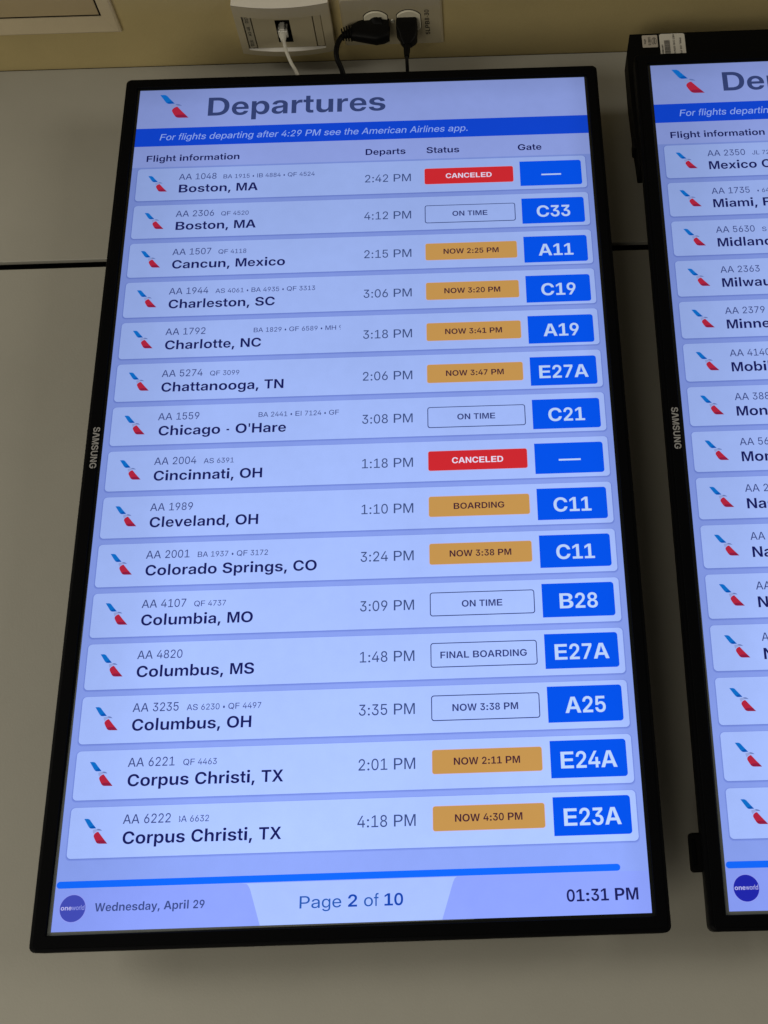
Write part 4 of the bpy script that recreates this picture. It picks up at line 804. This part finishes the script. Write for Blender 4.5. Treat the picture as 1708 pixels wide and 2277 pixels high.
ROWS_2 = [('2350', 'JL 72', 'Mexico City'), ('1735', '• 64', 'Miami, FL'), ('5630', 'S', 'Midland'), ('2363', '', 'Milwaukee'), ('2379', '', 'Minneapolis'),
          ('4140', '', 'Mobile'), ('388', '', 'Mon'), ('56', '', 'Mon'), ('2', '', 'Nas'), ('', '', 'Na'), ('', '', 'N'), ('', '', 'N'), ('', '', ''), ('', '', ''), ('', '', '')]
STATUS_DROP = (-0.2, 0.2, 0.4, 0.5, 0.8, 0.3, -0.6, -1.6, -2.8, -3.7, -3.9, -4.6, -5.0, -5.6, -6.2)   # where each row's badge and time sit
GATE_DROP = (0.3, 1.4, 2.4, 3.0, 3.0, 2.3, 1.5, 0.6, -0.6, -1.8, -2.7, -3.3, -3.1, -3.2, -3.2)             # and its gate tile
TEXT_DROP = (0, 0, 0.2, 0.2, 0.2, 0.1, 0, -0.2, -0.5, -0.8, -1.1, -1.4, -1.7, -2.0, -2.2)
L0, L1, L2, L3, L4, L5 = 0, -0.15, -0.3, -0.45, -0.6, -0.75    # sheets of the picture, each a hair in front of the one below

def card(b, v, x0=14, x1=1067):
    b.rect(x0 - 2.2, v - 1.0, x1 + 2.2, v + CARD + 3.6, L1, 'card_shade_outer', 9)
    b.rect(x0 - 0.8, v + 2, x1 + 0.8, v + CARD + 1.6, L1 - 0.08, 'card_shade_inner', 8)
    b.rect(x0, v, x1, v + CARD, L2, 'card_ground', 8)

def badge(parent, v, text):
    b = MB()
    if text == 'CANCELED' or (text[:3] in ('NOW', 'BOA') and text[-1] != '!'):
        fill = 'red_badge' if text == 'CANCELED' else 'amber_badge'
        b.rect(687.2, v + 23.3, 897.6, v + 70.7, L3, 'badge_rim', 5.5)
        b.rect(688.6, v + 24.6, 896.2, v + 69.4, L4, fill, 4.5)
        b.text(text, 792, v + 53.6, 19.6, L5, 'badge_white' if text == 'CANCELED' else 'badge_brown', 'B', align='c')
        lab = 'red canceled badge' if text == 'CANCELED' else 'amber badge'
    else:
        b.rect(688, v + 24, 897, v + 73.6, L3, 'badge_line', 5.5)
        b.rect(689.8, v + 25.8, 895.2, v + 71.8, L4, 'card_ground', 4)
        b.text(text.rstrip('!'), 792, v + 55.6, 19.8, L5, 'badge_grey', 'B', align='c')
        lab = 'outlined badge'
    o = b.build('status_badge', parent)
    o['label'] = lab
    return o

def gate(parent, v, text):
    b = MB()
    b.rect(912, v + 12, 1056, v + 82, L3, 'gate_blue', 6, (0, 1, 1, 0))
    if text:
        b.text(text, 984.5, v + 64.3, 45.3, L4, 'gate_white', 'B', align='c', sx=0.97)
    else:
        b.rect(962, v + 49.2, 1008, v + 53.2, L4, 'gate_white')
    return b.build('gate_tile', parent)

def alliance(parent, second):
    b = MB()
    circ = lambda r: [(34.8 + r * math.cos(2 * math.pi * k / 56), 1880.6 + r * math.sin(2 * math.pi * k / 56)) for k in range(56)]
    b.flat(circ(24.4), L2, 'alliance_rim')
    b.flat(circ(23.2), L3, 'alliance_deep' if second else 'alliance_violet')
    b.text('one', 0, 1883.4, 11.6, L4, 'alliance_white', 'B', ink=(13.6, 33.2))
    b.text('world', 0, 1883.4, 11.6, L4, 'alliance_white' if second else 'alliance_pale', 'R', ink=(34.0, 56.0))
    return b.build('alliance_roundel', parent)

def display(name, second):
    root = empty(name, (0, 0, Z0))
    # body: front frame with a groove and a rim, thinner box and bracket behind
    b = MB()
    lp = lambda x0, v0, x1, v1, d, r: [(x, v, d) for x, v in rrect(x0, v0, x1, v1, r, seg=5)]
    b.loops([lp(-7, -5, 1086, 1926, 1.5, 1), lp(-7, -5, 1086, 1926, -4.6, 1), lp(-8, -6, 1087, 1927, -6, 1.2), lp(-28.6, -27, 1104.6, 1945.8, -6, 5), lp(-29.2, -27.6, 1105.2, 1946.4, -5.4, 5.4),
             lp(-29.2, -27.6, 1105.2, 1946.4, -2.6, 5.4), lp(-30.4, -28.8, 1106.4, 1947.6, -2.6, 6), lp(-35, -33.4, 1111, 1952.4, -1.6, 11), lp(-36.5, -35, 1112.5, 1954, 0.6, 12),
             lp(-36.5, -35, 1112.5, 1954, 40, 12), lp(-34, -32.5, 1110, 1951.5, 45, 11)], 'bezel_black', cap_end=True)
    bez = b.build('bezel', root, True)
    b = MB()
    for a, c, f in ((-36.5, 1954, 0),):
        ink = (913, 1009)
        x = -21.2 if not second else -24.4
        b.text('SAMSUNG', 0, 0, 20.6, 0, 'lettering_silver', 'L', ink=ink, frame=lambda p, q: (x - q, p, -6.25))
    b.build('maker_lettering', bez)
    b = MB()
    b.box(120, 150, 45.2, 960, 1770, 95, 'housing_black', bev=6)
    b.build('rear_housing', root)
    b = MB()
    b.box(340, 700, 95.2, 740, 1220, 159.6, 'housing_black', bev=3)
    b.build('wall_bracket', root)
    # the picture
    b = MB()
    b.rect(0, 0, 1080, 1920, L0, 'screen_ground')
    scr = b.build('screen', root)
    b = MB()
    for q in ((-7, -5, 0, 1926), (1080, -5, 1086, 1926), (0, -5, 1080, 0), (0, 1920, 1080, 1926)):
        b.rect(*q, L0, 'glass_black')
    b.build('glass_border', scr)
    b = MB()                                        # reflection on the glass border, painted as a grey sliver at the lower left
    b.flat([(-0.6, 1240), (-0.4, 1240), (-0.4, 1919.8), (760, 1920.4), (760, 1921.2), (-6.6, 1925.8)], L1, 'border_glint_grey')
    b.build('border_glint', scr)
    b = MB()
    b.rect(0, 0, 1080, 116, L1, 'header_ground')
    b.text('Departures', 0, 82.8, 80, L2, 'title_grey', 'B', ink=(168.5, 596.5))
    tb = b.build('title_bar', root)
    emblem(tb, 49.5, 14.8, 1.0, L2)
    b = MB()
    b.rect(0, 116, 1080, 169.6, L1, 'banner_blue')
    b.text('For flights departing after 4:29 PM see the American Airlines app.', 0, 152.2, 26.5, L2, 'banner_white', 'R', ink=(58, 792.5), shear=0.2)
    b.build('notice_banner', root)
    b = MB()
    b.rect(0, 169.6, 1080, 231, L1, 'header_ground')
    for t, i in (('Flight information', (32, 251.5)), ('Departs', (550, 644.5)), ('Status', (694, 771.5)), ('Gate', (910, 966))):
        if not second or t[0] == 'F':
            b.text(t, 0, 214.6, 25.6, L2, 'heading_navy', 'B', ink=i)
    b.build('column_headings', root)
    for i in range(15):
        v = ROW0 + PITCH * i
        b = MB()
        card(b, v)
        if second:
            num, partner, city = ROWS_2[i]
            if city:
                b.text('AA ' + num, 112.5, v + 34, 24, L3, 'flight_grey', 'R', sx=0.965)
                b.text(city, 112, v + 70.6, 32.6, L3, 'city_navy', 'B', sx=1.02)
                if partner:
                    b.text(partner, 216, v + 33.8, 16.8, L3, 'partner_grey', 'R')
            r = b.build('flight_row', root)
            emblem(r, 40, v + 20.6, 0.64, L3)
            continue
        num, partner, pk, city, ck, tm, st, gt = ROWS[i]
        v += TEXT_DROP[i]
        b.text('AA ' + num, 0, v + 34, 24.4, L3, 'flight_grey', 'R', ink=(112.4, 201 if num[0] != '1' else 200.6))
        if isinstance(pk, tuple):
            b.text(partner, 0, v + 34, 16.6, L3, 'partner_grey', 'R', ink=pk)
        elif pk == 'cut':
            b.text(partner, 209, v + 34, 16.8, L3, 'partner_grey', 'R', clip=(216.6, 600))
        elif pk:
            b.text(partner, pk - 1, v + 33.8, 16.6, L3, 'partner_grey', 'R', clip=(pk - 5, 499))
        elif partner:
            b.text(partner, 216.4, v + 34, 16.8, L3, 'partner_grey', 'R')
        if ck:
            b.text(city, 0, v + 70.4, 32.6, L3, 'city_navy', 'B', ink=ck)
        else:
            b.text(city, 112.6, v + 70.4, 32.6, L3, 'city_navy', 'B', sx=1.025)
        v -= TEXT_DROP[i]
        b.text(tm, 656.5, v + STATUS_DROP[i] + 58.6, 31, L3, 'time_grey', 'R', align='r', sx=0.965)
        r = b.build('flight_row', root)
        emblem(r, 40, v + 20.6, 0.64, L3)
        badge(r, v + STATUS_DROP[i], st)
        gate(r, v + GATE_DROP[i], gt)
    # footer
    b = MB()
    b.rect(0, 1847, 1080, 1920, L1, 'footer_ground')
    if not second:
        b.text('Wednesday, April 29', 0, 1887, 20.8, L3, 'date_grey', 'B', ink=(75, 273.5))
        b.text('01:31 PM', 0, 1896.4, 30.4, L3, 'clock_navy', 'B', ink=(928.5, 1058))
    ft = b.build('footer', root)
    b = MB()
    P = [(338, 1847)] + [(346 + 9 * t, 1847 + 9 * t * t + 2 * t) for t in (0.2, 0.45, 0.7, 1.0)] + [(375, 1920), (703, 1920), (723.5, 1856.5), (727, 1849.5), (731, 1847)]
    b.flat(P, L2, 'footer_tab')
    if not second:
        b.text('Page', 0, 1893.2, 30.6, L3, 'page_blue', 'R', ink=(445.5, 521))
        b.text('2', 0, 1893, 30.6, L3, 'page_deep_blue', 'B', ink=(533.2, 549.6))
        b.text('of', 0, 1893, 30.6, L3, 'page_blue', 'R', ink=(562, 588.5))
        b.text('10', 0, 1893, 30.6, L3, 'page_deep_blue', 'B', ink=(599, 632.8))
    b.build('page_tab', ft)
    b = MB()
    b.rect(1.5, 1833.6, 1029, 1845.8, L3, 'progress_blue', 6.05)
    b.build('progress_bar', ft)
    alliance(ft, second)
    return root

d1 = display('flight_display', False)
tag(d1, 'black portrait flight board seen whole, listing departures page 2 of 10', 'display', 'portrait flight boards on the wall')
d2 = display('flight_display', True)
tag(d2, 'black portrait flight board cut off by the right edge, below a stickered box', 'display', 'portrait flight boards on the wall')
RR = ((0.9997951265824574, -0.008264554312301657, 0.01847706697468093), (0.008695310193610029, 0.9996894075965633, -0.02335551155229093), (-0.018278305244325298, 0.02351139045763373, 0.9995564606745053))
A = Matrix(((1, 0, 0), (0, 0, 1), (0, -1, 0)))
M2 = (A @ Matrix(RR) @ A.transposed()).to_4x4()
M2.translation = pt(1236.958, 2.092, -32.888)
d2.matrix_world = M2
b = MB()
b.box(-56, 1778, 34, -30, 1849, 58, 'housing_black', bev=4)
b.box(-53, 1790, 32.6, -45, 1838, 34.4, 'bezel_black', bev=0.8)
b.build('sensor_pod', d2)

# ---------------------------------------------------------------- small computer behind the second display
mp = empty('mini_computer', (0, 0, 0))
mp.matrix_world = M2
tag(mp, 'black computer box with two stickers jutting above the right display', 'computer')
b = MB()
outl = [(-34.5, -147), (420, -147), (424, -143), (424, 250), (-36, 250), (-41, 150), (-44.5, 40), (-44.5, -92)]
b.loops([[(x, v, 52) for x, v in outl], [(x - 0.6, v - 0.6, 53.5) for x, v in outl], [(x - 0.6, v - 0.6, 118) for x, v in outl]], 'housing_black', True, True)
b.box(-47, 160, 60, -36, 190, 100, 'housing_black', bev=2)
b.build('case', mp)
b = MB()
b.rect(-5, -142, 33, -103.5, 51.6, 'sticker_silver', 2.5)
fr = lambda ox, ov: (lambda p, q: (ox - q, ov - 0 + p, 51.3))
def up_text(mb, s, x, v0, v1, em, font='B', mat='sticker_ink'):
    """lettering turned a quarter turn, reading downwards"""
    mb.text(s, 0, 0, em, 0, mat, font, ink=(v0, v1), frame=lambda p, q: (x - q, p, 51.2))
for k in range(26):
    a0, a1 = math.radians(20 + k * 12.4), math.radians(20 + (k + 1) * 12.4)
    e = lambda a, r: (24.5 + 6.2 * r * math.sin(a), -122.5 + 11.5 * r * math.cos(a))
    b.flat([e(a0, 1), e(a1, 1), e(a1, 0.86), e(a0, 0.86)], 51.3, 'sticker_ink')
up_text(b, 'intel', 22.6, -131, -114, 8)
up_text(b, 'CORE', 9.6, -136, -118, 9)
up_text(b, 'i5', 9.6, -115, -110, 9)
up_text(b, 'vPro', -0.8, -130, -114, 8)
b.build('processor_sticker', mp)
b = MB()
b.rect(38, -144.5, 101, -70, 51.6, 'sticker_white', 6, (1, 1, 0, 0))
random.seed(4)
v = -124
while v < -74:
    w = random.choice((0.7, 0.7, 1.2, 1.8))
    b.rect(49, v, 63, v + w, 51.3, 'sticker_ink')
    v += w + random.choice((0.5, 0.6, 0.9))
up_text(b, 'NE0 1HD SFM M1', 71, -141, -74, 6.5)
up_text(b, 'PNL 05 PD', 87, -130, -76, 6.5)
for k in range(9):
    b.rect(42, -110 + k * 4, 46, -108 + k * 4 + random.random(), 51.3, 'sticker_ink')
b.build('asset_sticker', mp)
